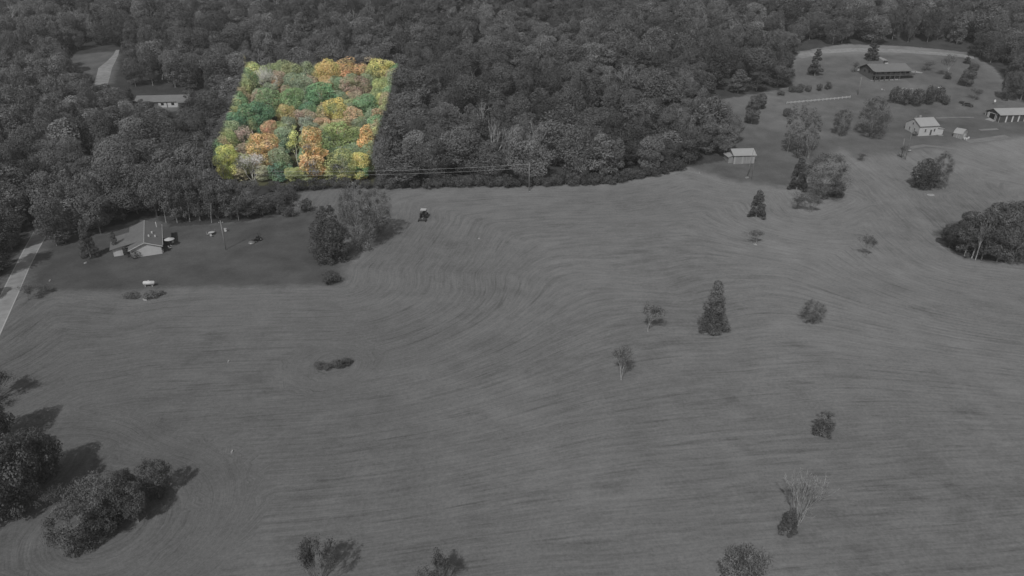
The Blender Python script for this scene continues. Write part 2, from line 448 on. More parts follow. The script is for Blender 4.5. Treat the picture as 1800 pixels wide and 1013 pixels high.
def tubes(segs, sides=4):
    """segs: list of (p0, p1, r0, r1) -> open tapered tubes"""
    V, Fq = [], []
    for p0, p1, r0, r1 in segs:
        d = np.array(p1, float) - np.array(p0, float); L = np.linalg.norm(d) + 1e-9; d /= L
        a = np.array([1, 0, 0]) if abs(d[0]) < .8 else np.array([0, 1, 0])
        t = np.cross(d, a); t /= np.linalg.norm(t); b = np.cross(d, t); n0 = len(V)
        for pp, rr_ in ((p0, r0), (p1, r1)):
            for i in range(sides):
                an = 6.283 * i / sides
                V.append(np.array(pp) + (t * math.cos(an) + b * math.sin(an)) * rr_)
        for i in range(sides):
            j = (i + 1) % sides; Fq.append((n0 + i, n0 + j, n0 + sides + j, n0 + sides + i))
    return np.array(V), np.array(Fq)

def trunk_segs(rs, h, base, cents, r0):
    segs = []; p = np.zeros(3); top = h * .78; n = 5; pts = [p.copy() - np.array([0, 0, .5])]
    for i in range(1, n + 1):
        pts.append(np.array([rs.normal() * .015 * h * i / n, rs.normal() * .015 * h * i / n, top * i / n]))
    for i in range(n): segs.append((pts[i], pts[i + 1], r0 * (1 - .16 * i), r0 * (1 - .16 * (i + 1))))
    for c in cents[:14]:
        j = max(1, min(n - 1, int((c[2] * .55) / top * n + .5)))
        a = pts[j]; m = (a + c) / 2 + np.array([0, 0, -.04 * h])
        segs.append((a, m, r0 * .38, r0 * .25)); segs.append((m, c, r0 * .25, r0 * .1))
    return segs

def branchy(rs, h, spread, r0, depth=5, nstem=1, fan=.25, up=.75, kids=3, shrink=.72):
    segs, tips = [], []
    def rec(p, d, L, r, k):
        q = p
        for _ in range(2):
            d2 = d + rs.normal(size=3) * .13; d2 /= np.linalg.norm(d2)
            q2 = q + d2 * L / 2; segs.append((q, q2, r, r * .82)); q = q2; r *= .82; d = d2
        if k == 0: tips.append(q); return
        for i in range(kids if k > 1 else 2):
            ph = rs.uniform(0, 6.283); s = spread * rs.uniform(.5, 1.2)
            nd = d * 1.0 + np.array([math.cos(ph) * s, math.sin(ph) * s, up * .25]); nd /= np.linalg.norm(nd)
            rec(q, nd, L * shrink * rs.uniform(.75, 1.15), max(r * .66, .022), k - 1)
        tips.append(q)
    tot = sum(shrink ** i for i in range(depth + 1))
    for s in range(nstem):
        ph = 6.283 * s / max(1, nstem) + rs.uniform(-.4, .4)
        d = np.array([math.cos(ph) * fan, math.sin(ph) * fan, 1.0]) if nstem > 1 else np.array([0, 0, 1.0])
        d /= np.linalg.norm(d)
        rec(np.array([0, 0, -.3]), d, h / tot, r0, depth)
    return segs, tips

PROTO = {}
def add_proto(key, w, h, crown, trunk, pale=False):
    PROTO[key] = dict(w=w, h=h, crown=crown, trunk=trunk, pale=pale)

def make_leafy(key, seed, w, h, base, shape, nblob, nleaf, leaf, r0=.28, **kw):
    V, Fq, tone, c, r = crown_data(seed, w, h, base, shape, nblob, nleaf, leaf, **kw)
    cm = np_mesh('crown', V, Fq, [LEAF], tone)
    rs = np.random.RandomState(seed + 99)
    order = np.argsort(-r)
    tv, tf = tubes(trunk_segs(rs, h, base, c[order], r0), 5)
    tm = np_mesh('trunk', tv, tf, [BARK])
    add_proto(key, w, h, cm, tm)

def make_sparse(key, seed, w, h, nleaf, leaf, depth=4, nstem=1, fan=.25, spread=.75, r0=.17, kids=3, pale=False, topbias=0.0, near=.35, tmin=0.0):
    rs = np.random.RandomState(seed)
    segs, tips = branchy(rs, h, spread, r0, depth, nstem, fan, kids=kids)
    tips = np.array(tips)
    hm = tips[:, 2].max(); wm = 2 * np.percentile(np.hypot(tips[:, 0], tips[:, 1]), 96)
    sc_ = np.array([w / wm, w / wm, h / hm]); tips = tips * sc_
    segs = [(np.array(a) * sc_, np.array(b) * sc_, r1, r2) for a, b, r1, r2 in segs]
    tv, tf = tubes(segs, 3 if len(segs) > 900 else 4)
    tm = np_mesh('trunk', tv, tf, [PALEBARK if pale else BARK])
    cm = None
    if nleaf:
        pr = np.clip(tips[:, 2] / h, 0.02, 1) ** (topbias + .01); pr = np.where(tips[:, 2] / h < tmin, 1e-6, pr); pr /= pr.sum()
        k = rs.choice(len(tips), nleaf, p=pr)
        P = tips[k] + rs.normal(size=(nleaf, 3)) * near * np.array([1, 1, .8]); P[:, 2] = np.maximum(P[:, 2], .15)
        Nn = rs.normal(size=(nleaf, 3)) + np.array([0, 0, .4]); Nn /= np.linalg.norm(Nn, axis=1)[:, None]
        bt = rs.uniform(.7, 1.3, len(tips))
        V, Fq, tone = leaf_cards(rs, P, Nn, leaf, bt[k] * rs.uniform(.75, 1.25, nleaf))
        cm = np_mesh('crown', V, Fq, [LEAF], tone)
    add_proto(key, w, h, cm, tm, pale)

# far wood
for i in range(6): make_leafy('leafy%d' % i, 20 + i, 10, 15, .08, 'round', 22 + 3 * i, 8500, .42, blobr=(.13, .34))
for i in range(2): make_leafy('spread%d' % i, 40 + i, 12.5, 13, .18, 'flat', 34, 9500, .42, blobr=(.12, .27))
for i in range(2): make_leafy('tall%d' % i, 50 + i, 7, 15, .06, 'egg', 34, 4000, .5)
for i in range(2): make_leafy('cone%d' % i, 60 + i, 6, 13, .04, 'cone', 40, 3000, .45, blobr=(.12, .2))
make_sparse('thin0', 70, 9, 15, 1500, .5, depth=4, r0=.22, near=.6)
make_sparse('thin1', 71, 7, 16, 1000, .5, depth=4, r0=.2, pale=True, near=.55)
make_sparse('bare0', 72, 9, 14, 120, .35, depth=5, r0=.26, pale=True, kids=3)
make_sparse('bare1', 73, 8, 15, 0, .35, depth=4, r0=.24, pale=True, kids=3, nstem=2, fan=.25)
make_sparse('twiggy', 74, 9, 12, 900, .28, depth=5, r0=.11, pale=True, kids=3, nstem=4, fan=.5, spread=.55, near=.35)
make_leafy('ragged0', 75, 10, 15, .06, 'egg', 40, 5200, .45, blobr=(.10, .26), fuzz=.7)
make_leafy('ragged1', 76, 10, 14, .1, 'round', 30, 5000, .45, blobr=(.10, .3), fuzz=.75)
FAR = ['ragged0', 'ragged1', 'leafy0', 'leafy1', 'leafy2', 'leafy3', 'leafy4', 'leafy5', 'spread0', 'spread1', 'tall0', 'tall1', 'cone0', 'cone1', 'thin0', 'thin1', 'bare0', 'bare1']
# nearer trees
make_leafy('near_leafy0', 80, 11, 9, .08, 'flat', 60, 15000, .30, blobr=(.10, .2), fuzz=.4)
make_leafy('near_leafy1', 81, 11, 10, .05, 'round', 65, 15000, .30, blobr=(.10, .19), fuzz=.45)
make_leafy('near_loose', 82, 11, 7, .0, 'flat', 44, 6500, .26, blobr=(.09, .17), fuzz=.7)
make_leafy('cedar0', 83, 7.5, 12, .0, 'cone', 90, 9000, .28, blobr=(.09, .16), fuzz=.4)
make_leafy('cedar1', 84, 8, 11, .0, 'egg', 150, 12000, .28, blobr=(.10, .15), fuzz=.3)
make_leafy('scrub', 183, 5, 7, .0, 'column', 34, 3800, .22, blobr=(.10, .2), fuzz=.75, r0=.1)
make_leafy('soft0', 180, 10, 12, .02, 'egg', 80, 14000, .2, blobr=(.08, .17), fuzz=.85, r0=.16)
make_leafy('soft1', 181, 10, 11, .05, 'round', 70, 12000, .2, blobr=(.08, .18), fuzz=.85, r0=.16)
make_leafy('reedy', 182, 4, 13, .02, 'egg', 50, 3600, .26, blobr=(.14, .28), fuzz=.9, r0=.12)
make_leafy('cypress', 85, 2, 6.5, .02, 'column', 36, 1800, .2, blobr=(.2, .35), r0=.1)
make_leafy('shrub0', 86, 4, 2.2, .0, 'flat', 22, 1800, .24, blobr=(.14, .26), fuzz=.5, r0=.06)
make_leafy('shrub1', 87, 3.5, 2.8, .0, 'round', 20, 1600, .24, blobr=(.15, .28), fuzz=.5, r0=.06)
make_leafy('bigcone', 88, 8, 13, .03, 'cone', 130, 12000, .28, blobr=(.10, .17), fuzz=.55)
make_leafy('ball', 91, 2.4, 2.2, .0, 'round', 16, 1100, .17, blobr=(.25, .34), r0=.05)
make_sparse('wispy0', 90, 6, 7, 2400, .2, depth=4, nstem=3, fan=.3, r0=.07, near=.3)
make_sparse('wispy1', 92, 5, 7, 2000, .2, depth=4, nstem=2, fan=.2, r0=.09, near=.3, pale=True)
make_sparse('fan', 93, 4.2, 7, 3000, .14, depth=4, nstem=9, fan=.45, spread=.2, r0=.05, near=.2, topbias=1.2, tmin=.35)
make_sparse('stems', 94, 8, 10, 420, .18, depth=4, nstem=7, fan=.35, spread=.4, r0=.06, kids=3, pale=True, near=.3)
make_sparse('loose0', 95, 9, 12, 3600, .3, depth=5, nstem=2, fan=.2, r0=.16, near=.5)
make_sparse('loose1', 96, 11, 12, 2400, .3, depth=5, nstem=1, r0=.22, near=.5, spread=.95)
make_sparse('poplar', 97, 4, 13, 1500, .3, depth=4, nstem=2, fan=.08, spread=.3, r0=.14, near=.4, pale=True)
make_sparse('snag', 98, 4, 15, 0, .3, depth=2, nstem=1, spread=.5, r0=.22, pale=True)

def place(key, loc, w, h, rz, tint=(.3, .3, .2), gray=.1, name='tree', label='', cat='tree', group=None, lean=0):
    p = PROTO[key]
    o = thing(name, label, cat, (loc[0], loc[1], gz(loc[0], loc[1])), rz, group)
    o.scale = (w / p['w'], w / p['w'], h / p['h'])
    if lean: o.rotation_euler = (lean, lean * .5, rz)
    if p['crown']:
        c = mesh_obj('crown', p['crown'], o); c['tint'] = tuple(float(t) for t in tint); c['gray'] = float(gray)
    t = mesh_obj('trunk', p['trunk'], o)
    return o

def size_at(P): return proj(P[0], P[1], P[2])[2] / F      # metres per photo pixel
GD = .150     # base leaf grey

def by_px(key, u, vb, vt, wpx, gray=GD, **kw):
    P = at(u, vb); s = size_at(P)
    w_ = wpx * s
    # height so that the crown's highest outline comes out at vt (far rim of the crown seen from above)
    h_ = max(1.0, (vb - vt) * s / CP - w_ * .18 * (SP / CP))
    return place(key, P, w_, h_, random.uniform(0, 6.28), gray=gray, **kw)

# ---- the wood
lot_w = lot_np
LOTTREES = [  # u, v of the crown's middle, width px, height m, kind, colour, words
    (440, 128, 46, 13, 'leafy0', (.62, .62, .16), 'yellow green tree in the far left corner of the coloured plot'),
    (468, 140, 44, 15, 'twiggy', (.5, .5, .42), 'bare grey white tree in the upper left of the coloured plot'),
    (500, 124, 46, 13, 'leafy1', (.42, .44, .17), 'olive tree at the far edge of the coloured plot'),
    (421, 150, 34, 12, 'leafy2', (.60, .62, .14), 'lime yellow tree on the left edge of the coloured plot'),
    (524, 150, 52, 14, 'spread0', (.32, .40, .23), 'grey green spreading tree in the upper middle of the coloured plot'),
    (546, 121, 40, 13, 'leafy3', (.38, .42, .26), 'pale grey green tree at the far edge beside a gold tree'),
    (577, 127, 38, 14, 'leafy4', (.80, .50, .10), 'golden orange tree at the far edge of the coloured plot'),
    (614, 122, 46, 14, 'leafy5', (.74, .36, .13), 'rust orange tree at the far edge of the coloured plot'),
    (626, 154, 56, 13, 'spread1', (.44, .27, .20), 'broad mauve brown tree below the rust orange one'),
    (672, 124, 50, 14, 'leafy2', (.66, .54, .10), 'tall yellow tree in the far right corner of the coloured plot'),
    (674, 156, 38, 14, 'leafy0', (.50, .54, .13), 'yellow green tree along the right edge of the coloured plot'),
    (574, 147, 32, 9, 'leafy1', (.86, .42, .14), 'small bright orange tree just above the big green tree'),
    (568, 172, 58, 15, 'leafy3', (.16, .38, .14), 'big green round tree at the heart of the coloured plot'),
    (545, 197, 34, 10, 'leafy4', (.15, .36, .16), 'smaller dark green tree below left of the big green one'),
    (485, 153, 18, 8, 'tall0', (.85, .36, .20), 'tiny salmon orange treetop among grey green trees'),
    (470, 178, 50, 13, 'leafy5', (.25, .40, .14), 'mid green tree behind the large dark green one'),
    (516, 178, 44, 14, 'spread0', (.30, .46, .15), 'light green flat topped tree with a pale trunk'),
    (420, 192, 44, 13, 'leafy0', (.24, .42, .17), 'green tree on the left edge above the dark green one'),
    (452, 206, 66, 15, 'spread1', (.11, .29, .12), 'large dark green spreading tree in the left of the plot'),
    (414, 222, 44, 13, 'leafy3', (.12, .31, .14), 'dark green tree on the left edge of the coloured plot'),
    (505, 204, 34, 12, 'leafy2', (.56, .40, .11), 'olive gold tree right of the large dark green one'),
    (526, 216, 38, 11, 'thin0', (.50, .32, .24), 'thin pinkish brown tree in the middle of the coloured plot'),
    (592, 196, 46, 13, 'leafy4', (.84, .54, .07), 'bright golden yellow tree right of the plot middle'),
    (621, 208, 38, 11, 'leafy5', (.70, .44, .22), 'peach orange tree beside the golden yellow one'),
    (642, 188, 44, 13, 'leafy1', (.24, .42, .17), 'round green tree near the right edge of the plot'),
    (612, 176, 22, 9, 'tall1', (.72, .40, .12), 'small rusty treetop above the golden yellow tree'),
    (674, 182, 28, 11, 'leafy2', (.58, .56, .12), 'yellow olive tree on the right edge of the plot'),
    (667, 215, 34, 14, 'tall0', (.68, .34, .20), 'tall pink brown tree on the right edge of the plot'),
    (541, 224, 32, 10, 'thin0', (.34, .40, .30), 'thin grey green tree between pink and dark trees'),
    (568, 222, 34, 10, 'leafy0', (.66, .36, .20), 'low salmon tree behind the big olive tree'),
    (597, 243, 74, 14, 'leafy5', (.36, .44, .09), 'big olive green round tree in the lower right'),
    (647, 252, 34, 17, 'tall1', (.82, .40, .08), 'tall orange column shaped tree at the lower right edge'),
    (632, 288, 36, 10, 'leafy3', (.72, .56, .10), 'yellow orange tree in the lower right corner'),
    (550, 262, 50, 19, 'tall0', (.88, .40, .11), 'tall bright orange red tree at the front of the plot'),
    (520, 256, 24, 16, 'thin1', (.70, .70, .14), 'slender yellow green tree with a white trunk'),
    (497, 262, 30, 14, 'cone0', (.16, .27, .15), 'dark green cone shaped evergreen in the coloured plot'),
    (474, 233, 30, 12, 'leafy1', (.80, .34, .18), 'salmon red treetop left of the dark evergreen'),
    (462, 262, 56, 14, 'leafy4', (.72, .40, .12), 'broad rusty gold tree behind the bare white tree'),
    (432, 246, 36, 12, 'thin0', (.52, .36, .30), 'thin mauve brown tree left of the rusty gold one'),
    (440, 290, 66, 10, 'twiggy', (.62, .58, .58), 'bare silvery white tree at the front of the plot'),
    (398, 282, 40, 13, 'leafy2', (.78, .66, .08), 'bright yellow tree in the front left corner'),
    (404, 252, 34, 12, 'leafy0', (.36, .48, .12), 'yellow green tree above the bright yellow corner tree'),
    (490, 298, 44, 7, 'shrub1', (.12, .28, .16), 'low dark green tree at the front beneath the evergreen'),
    (602, 288, 56, 11, 'leafy5', (.46, .46, .11), 'olive tree at the front below the big olive one'),
    (637, 300, 26, 6, 'leafy1', (.20, .38, .12), 'small green tree in the front right corner'),
    (560, 300, 30, 6, 'leafy4', (.66, .52, .10), 'low gold tree at the foot of the tall orange red tree'),
    (394, 301, 34, 5.5, 'leafy1', (.72, .62, .12), 'low yellow tree in the bottom left corner of the coloured plot'),
    (418, 302, 34, 5.5, 'ragged0', (.58, .50, .30), 'low tan bush left of the bare silvery tree'),
    (462, 302, 34, 5.5, 'ragged1', (.52, .48, .30), 'low tan bush right of the bare silvery tree'),
    (516, 304, 32, 5.5, 'leafy0', (.50, .52, .14), 'low yellow green bush at the foot of the slender white trunk'),
    (580, 304, 32, 5.5, 'ragged0', (.44, .46, .13), 'low olive bush at the front right of the coloured plot'),
    (610, 305, 32, 5.0, 'leafy2', (.62, .52, .14), 'low straw yellow bush at the front right of the plot'),
    (538, 305, 30, 5.0, 'ragged1', (.40, .44, .18), 'low green bush left of the tall orange red tree'),
]
occupied = []
def lot_tree(u, v, wpx, h, key, tint, words):
    P = at(u, v, h * .60); s = size_at((P[0], P[1], P[2] + h * .6))
    w_ = wpx * s * 1.08
    # nobody in the front rank leans over the boundary
    fy = LOT[2][1] + (LOT[3][1] - LOT[2][1]) * (P[0] - LOT[2][0]) / (LOT[3][0] - LOT[2][0]) + w_ * .38
    if P[1] < fy: P = Vector((P[0] * fy / P[1], fy, 0))
    place(key, P, w_, h, random.uniform(0, 6.28), tint=soften(tint), gray=GD * random.uniform(.8, 1.1), name='maple_tree' if tint[0] > tint[1] * 1.3 else 'deciduous_tree',
          label=words, cat='tree', group='trees of the coloured plot')
    occupied.append((P[0], P[1], w_))
TB = 1.0
def soften(t):
    m = sum(t) / 3; return [min(.92, (c * .62 + m * .38) * 1.46) for c in t]
for a in LOTTREES: lot_tree(*a)
# ranks of even height where the coloured plot meets the grey wood
rank_items = []
def tint_top(u):
    L = [(430, (.58, .60, .16)), (470, (.46, .48, .24)), (505, (.44, .46, .18)), (545, (.38, .42, .24)), (580, (.76, .48, .12)), (620, (.72, .38, .15)), (655, (.42, .46, .16)), (690, (.66, .54, .12))]
    return min(L, key=lambda q: abs(q[0] - u))[1]
def tint_side(a, b):
    return [(.44, .46, .16), (.24, .42, .17), (.50, .50, .14), (.36, .44, .2), (.54, .40, .2)][(a * 3 + b) % 5]
corner = [Vector(c) for c in LOT]
for e in (0, 1, 3):
    a, b = corner[e], corner[(e + 1) % 4]; L = (b - a).length; k = max(2, int(L / 6.0))
    for j in range(k):
        p = a.lerp(b, (j + .5) / k) + Vector((R.uniform(-.8, .8), R.uniform(-.8, .8)))
        if e and p.y < corner[2].y + 7: continue
        z = gz(p.x, p.y); u = proj(p.x, p.y, z + 9)[0]
        rank_items.append((p, u, proj(p.x, p.y, z)[1], tint_top(u) if e == 0 else tint_side(j, e), ['back', 'right', '', 'left'][e]))
        occupied.append((p.x, p.y, 8))

CLEAR = [(164, 98, 210, 148), (135, 98, 200, 122), (244, 161, 330, 176), (286, 178, 312, 187), (1405, 84, 1480, 100), (1480, 78, 1700, 98)]
def blocked(x, y, z, w_, h_, front=False):
    u0, vt, t = proj(x, y, z + h_); _, vb, _ = proj(x, y, z)
    hw = w_ / 2 * F / t
    for (a, b, c, d) in CLEAR + ([(386, 120, 652, 313)] if front else []):
        if u0 + hw * .75 > a and u0 - hw * .75 < c and vt - hw * .12 < d and vb > b: return True
    return False

forest_poly = fw
cands = []
step = 8.8
ys_ = np.arange(120, 735, step)
for yy in ys_:
    xs_ = np.arange(-yy * .92 - 30, yy * .92 + 30, step)
    for xx in xs_:
        st = 1.0
        cands.append((xx + R.uniform(-.42, .42) * step, yy + R.uniform(-.42, .42) * step))
cands = np.array(cands)
dF = sdist(cands[:, 0], cands[:, 1], forest_poly); dL = sdist(cands[:, 0], cands[:, 1], lot_w)
dC = np.maximum(sdist(cands[:, 0], cands[:, 1], clw), sdist(cands[:, 0], cands[:, 1], hyw))
TINTS = [(.56, .42, .18), (.42, .46, .16), (.26, .38, .18), (.36, .42, .24), (.50, .36, .24), (.48, .50, .18), (.3, .36, .22), (.28, .38, .2)]
forest = []
for (x, y), df, dl, dc in zip(cands, dF, dL, dC):
    if df < 1.5: continue
    z = gz(x, y); u, v, t = proj(x, y, z)
    if u < -90 or u > 1890 or v > 640: continue
    near_edge = df < 7
    r = R.rand()
    if dl > -2 and v > 300 and dl < 4.2: continue
    if dl > -2:
        # low fillers between the chosen trees of the plot
        if min((math.hypot(x - a, y - b) for a, b, c in occupied), default=99) < 3.2: continue
        w_, h_ = R.uniform(6.5, 9), R.uniform(8, 11); key = 'leafy%d' % R.randint(6)
    else:
        w_ = 7.2 + 9.5 * R.rand() ** 1.35; h_ = R.uniform(10.0, 18.5)
        key = ('leafy%d' % R.randint(6)) if r < .42 else ('ragged%d' % R.randint(2)) if r < .62 else ('spread%d' % R.randint(2)) if r < .74 else ('tall%d' % R.randint(2)) if r < .84 else \
              ('cone%d' % R.randint(2)) if r < .90 else ('thin%d' % R.randint(2)) if r < .97 else ('bare%d' % R.randint(2))
        if key[:4] in ('tall', 'cone'): w_ *= .75
        if key[:5] == 'sprea': w_ *= 1.15
        # crowns of neighbouring trees keep off the plot's front rank
        if near_edge and df < 4: h_ *= .8
    if dc > -w_ * .4: continue
    if -2 < dl or min((math.hypot(x - a, y - b) for a, b, c in occupied), default=99) < 3.6:
        if min((math.hypot(x - a, y - b) for a, b, c in occupied), default=99) < 3.6: continue
    fr = dl < -2 and v > 306
    if blocked(x, y, z, w_, h_, fr):
        h_ = R.uniform(7, 8.5); w_ = min(w_, 7.5)
        if blocked(x, y, z, w_, h_, fr):
            h_ = 5.5; w_ = 6.0; key = 'leafy%d' % R.randint(6)
            if blocked(x, y, z, w_, h_, fr):
                h_ = 3.5; w_ = 4.5
                if blocked(x, y, z, w_, h_, fr): continue
    patch = math.sin(x / 31 + 1.3) * math.sin(y / 27 + x / 60)
    g = GD * (1.0 + .25 * patch) * R.choice([.62, .8, .9, 1, 1.05, 1.15, 1.3, 1.5], p=[.1, .15, .2, .2, .15, .1, .06, .04])
    if key[:4] == 'cone': g *= .7
    if key[:4] == 'bare': g *= 1.3
    tint = TINTS[R.randint(len(TINTS))]
    forest.append((w_ * h_ / t / t, x, y, w_, h_, key, g, tint, u, v, dl > -2))
forest.sort(reverse=True)
NIND = 300 - len(LOTTREES) - len(rank_items)
def region(u, v):
    if u < 80 and v > 330: return 'left of the road'
    if v < 62: return 'along the top of the picture'
    if u < 345 and v > 330: return 'behind the low house'
    if u < 520 and v > 300: return 'behind the yard'
    if u < 240: return 'at the far left'
    if u < 400: return 'left of the coloured plot'
    if u < 690: return 'just below the coloured plot' if v > 200 else 'beyond the coloured plot'
    if u < 860: return 'right of the coloured plot'
    if u < 1060: return 'in the middle'
    if u < 1420: return 'near the metal shed' if v > 150 else 'left of the gravel drive'
    return 'behind the gravel drive'
ORD = ['leftmost', 'second from left', 'third from left', 'fourth from left', 'fifth from left', 'sixth from left', 'seventh from left', 'eighth from left', 'ninth from left', 'tenth from left']
def rank_labels(items):
    """items: (object, base words without the noun, noun, place, u): equal ones are told apart by their order from the left"""
    byl = {}
    for it in items: byl.setdefault((it[1], it[2], it[3]), []).append(it)
    for (a, n, p), L in byl.items():
        L.sort(key=lambda q: q[4])
        for k, q in enumerate(L):
            if len(L) == 1: q[0]['label'] = ' '.join(('%s %s %s%s' % (a, n, '' if p.startswith(('on the', 'filling', 'in the')) else 'in the wood ', p)).split())
            elif k < 10: q[0]['label'] = ' '.join(('%s of the %s %ss %s' % (ORD[k], a, n, p)).split())
            else: q[0]['label'] = ' '.join(('further right one of the %s %ss %s' % (a, n, p)).split())
WORDS = {'leaf': ('round', 'deciduous_tree'), 'spre': ('flat topped', 'deciduous_tree'), 'tall': ('narrow upright', 'deciduous_tree'),
         'cone': ('cone shaped evergreen', 'conifer_tree'), 'thin': ('thinly leaved', 'deciduous_tree'), 'ragg': ('ragged', 'deciduous_tree'), 'bare': ('bare pale branched', 'bare_tree')}
items = []
for p, u, v, tn, side in rank_items:
    hh = R.uniform(11.6, 13.0); key = 'leafy%d' % R.randint(6)
    o = place(key, p, R.uniform(8.5, 10.5), hh, R.uniform(0, 6.28), tint=soften(tn), gray=GD * R.uniform(.85, 1.1), name='deciduous_tree', label='x', cat='tree', group='trees along the edges of the coloured plot')
    items.append((o, 'reddish round' if tn[0] > tn[1] * 1.25 else 'yellowish round' if tn[0] > tn[1] * .95 else 'green round', 'tree', 'on the %s edge of the plot' % side, u))
for (sz, x, y, w_, h_, key, g, tint, u, v, inl) in forest[:NIND]:
    sh, nm = WORDS[key[:4]]
    tone = 'dark grey' if g < GD * .8 else 'light grey' if g > GD * 1.15 else 'mid grey'
    if key[:4] == 'bare': tone = ''
    size = 'tall' if h_ > 15.3 else 'low' if h_ < 10.5 else 'middling'
    if inl: tone = 'reddish' if tint[0] > tint[1] * 1.25 else 'yellowish' if tint[0] > tint[1] * .95 else 'green'
    noun = 'tree' if key[:4] != 'cone' else 'evergreen'
    sh = sh.replace(' evergreen', '')
    pl = 'filling gaps in the coloured plot' if inl else region(u, v)
    gp = 'small trees filling the coloured plot' if inl else 'grey trees of the wood ' + region(u, v)
    o = place(key, (x, y), w_, h_, R.uniform(0, 6.28), tint=soften(tint), gray=g, name=nm, label='x', cat='tree', group=gp)
    items.append((o, '%s %s %s' % (size, tone, sh), noun, pl, u))
rank_labels(items)

# everything beyond the 300 nearest: one wood, instanced on points
def far_wood(rest):
    coll = bpy.data.collections.new('wood_trees')
    keys = sorted(FAR)
    for i, k in enumerate(keys):
        p = PROTO[k]; V, Fc, mi, tn = [], [], [], []
        def grab(me, m_):
            n0 = sum(len(a) for a in V); co = np.empty(len(me.vertices) * 3, np.float32); me.vertices.foreach_get('co', co)
            V.append(co.reshape(-1, 3)); li = np.empty(len(me.loops), np.int32); me.loops.foreach_get('vertex_index', li)
            Fc.append(li.reshape(-1, 4) + n0); mi.append(np.full(len(li) // 4, m_))
            if 'tone' in me.attributes:
                a = np.empty(len(me.vertices), np.float32); me.attributes['tone'].data.foreach_get('value', a)
            else: a = np.ones(len(me.vertices))
            tn.append(a)
        if p['crown']: grab(p['crown'], 0)
        grab(p['trunk'], 1)
        me = np_mesh('wood_%02d' % i, np.concatenate(V), np.concatenate(Fc), [LEAF, PALEBARK if p['pale'] else BARK], np.concatenate(tn), np.concatenate(mi))
        coll.objects.link(bpy.data.objects.new('wood_%02d' % i, me))
    n = len(rest)
    me = bpy.data.meshes.new('wood'); me.vertices.add(n)
    co = np.array([(r[1], r[2], gz(r[1], r[2])) for r in rest], np.float32); me.vertices.foreach_set('co', co.ravel())
    def fa(nm, typ, arr, f='value'):
        a = me.attributes.new(nm, typ, 'POINT'); a.data.foreach_set(f, np.asarray(arr).ravel())
    fa('pick', 'INT', np.array([keys.index(r[5]) for r in rest], np.int32))
    fa('gray', 'FLOAT', np.array([r[6] for r in rest], np.float32))
    fa('tint', 'FLOAT_VECTOR', np.array([soften(r[7]) for r in rest], np.float32), 'vector')
    fa('size', 'FLOAT_VECTOR', np.array([(r[3] / PROTO[r[5]]['w'],) * 2 + (r[4] / PROTO[r[5]]['h'],) for r in rest], np.float32), 'vector')
    fa('turn', 'FLOAT_VECTOR', np.array([(0, 0, R.uniform(0, 6.28)) for r in rest], np.float32), 'vector')
    o = mesh_obj('wood', me, kind='stuff', label='far part of the leafy wood that covers the hillside', cat='wood')
    ng = bpy.data.node_groups.new('wood', 'GeometryNodeTree')
    ng.interface.new_socket('Geometry', in_out='INPUT', socket_type='NodeSocketGeometry')
    ng.interface.new_socket('Geometry', in_out='OUTPUT', socket_type='NodeSocketGeometry')
    gi = ng.nodes.new('NodeGroupInput'); go = ng.nodes.new('NodeGroupOutput')
    ip = ng.nodes.new('GeometryNodeInstanceOnPoints'); ci = ng.nodes.new('GeometryNodeCollectionInfo')
    ci.inputs['Collection'].default_value = coll; ci.inputs['Separate Children'].default_value = True; ci.inputs['Reset Children'].default_value = True
    def na(nm, typ):
        a = ng.nodes.new('GeometryNodeInputNamedAttribute'); a.data_type = typ; a.inputs['Name'].default_value = nm
        return [s for s in a.outputs if s.enabled and s.name == 'Attribute'][0]
    L = ng.links.new
    L(gi.outputs[0], ip.inputs['Points']); L(ci.outputs[0], ip.inputs['Instance']); ip.inputs['Pick Instance'].default_value = True
    L(na('pick', 'INT'), ip.inputs['Instance Index']); L(na('turn', 'FLOAT_VECTOR'), ip.inputs['Rotation']); L(na('size', 'FLOAT_VECTOR'), ip.inputs['Scale'])
    L(ip.outputs[0], go.inputs[0])
    md = o.modifiers.new('wood', 'NODES'); md.node_group = ng
far_wood(forest[NIND:])
print('forest trees', len(forest), 'individual', NIND)

# ---- hedge shrubs along the wood's front edge
edge_pts = [(480, 337), (525, 334), (600, 331), (660, 331), (720, 329), (800, 329), (900, 328), (1050, 325), (1130, 314), (1200, 297)]
ew = [at(u, v).xy for u, v in edge_pts]; sp_ = 3.1; hedge = []
for i in range(len(ew) - 1):
    a, b = ew[i], ew[i + 1]; L = (b - a).length; k = int(L / sp_)
    for j in range(k):
        p = a.lerp(b, (j + .5) / k) + Vector((R.uniform(-.7, .7), R.uniform(-1.0, 1.0)))
        u = proj(p.x, p.y, 0)[0]
        sec = 'hedge below the plot' if u < 650 else 'hedge left of the pole' if u < 930 else 'hedge right of the pole' if u < 1110 else 'hedge near the shed'
        g_ = R.uniform(.7, 1.15); hh = R.uniform(2.6, 4.2) if u < 700 else R.uniform(2.5, 5.5)
        o = place('shrub%d' % R.randint(2), p, R.uniform(4.4, 6.4), hh, R.uniform(0, 6.28), gray=GD * g_ * .8, name='hedge_shrub', label='x', cat='shrub', group='shrubs of the ' + sec)
        hedge.append((o, '%s %s' % ('dark grey' if g_ < .9 else 'mid grey', 'taller' if hh > 3.6 else 'low'), 'shrub', 'in the ' + sec, u))
rank_labels(hedge)

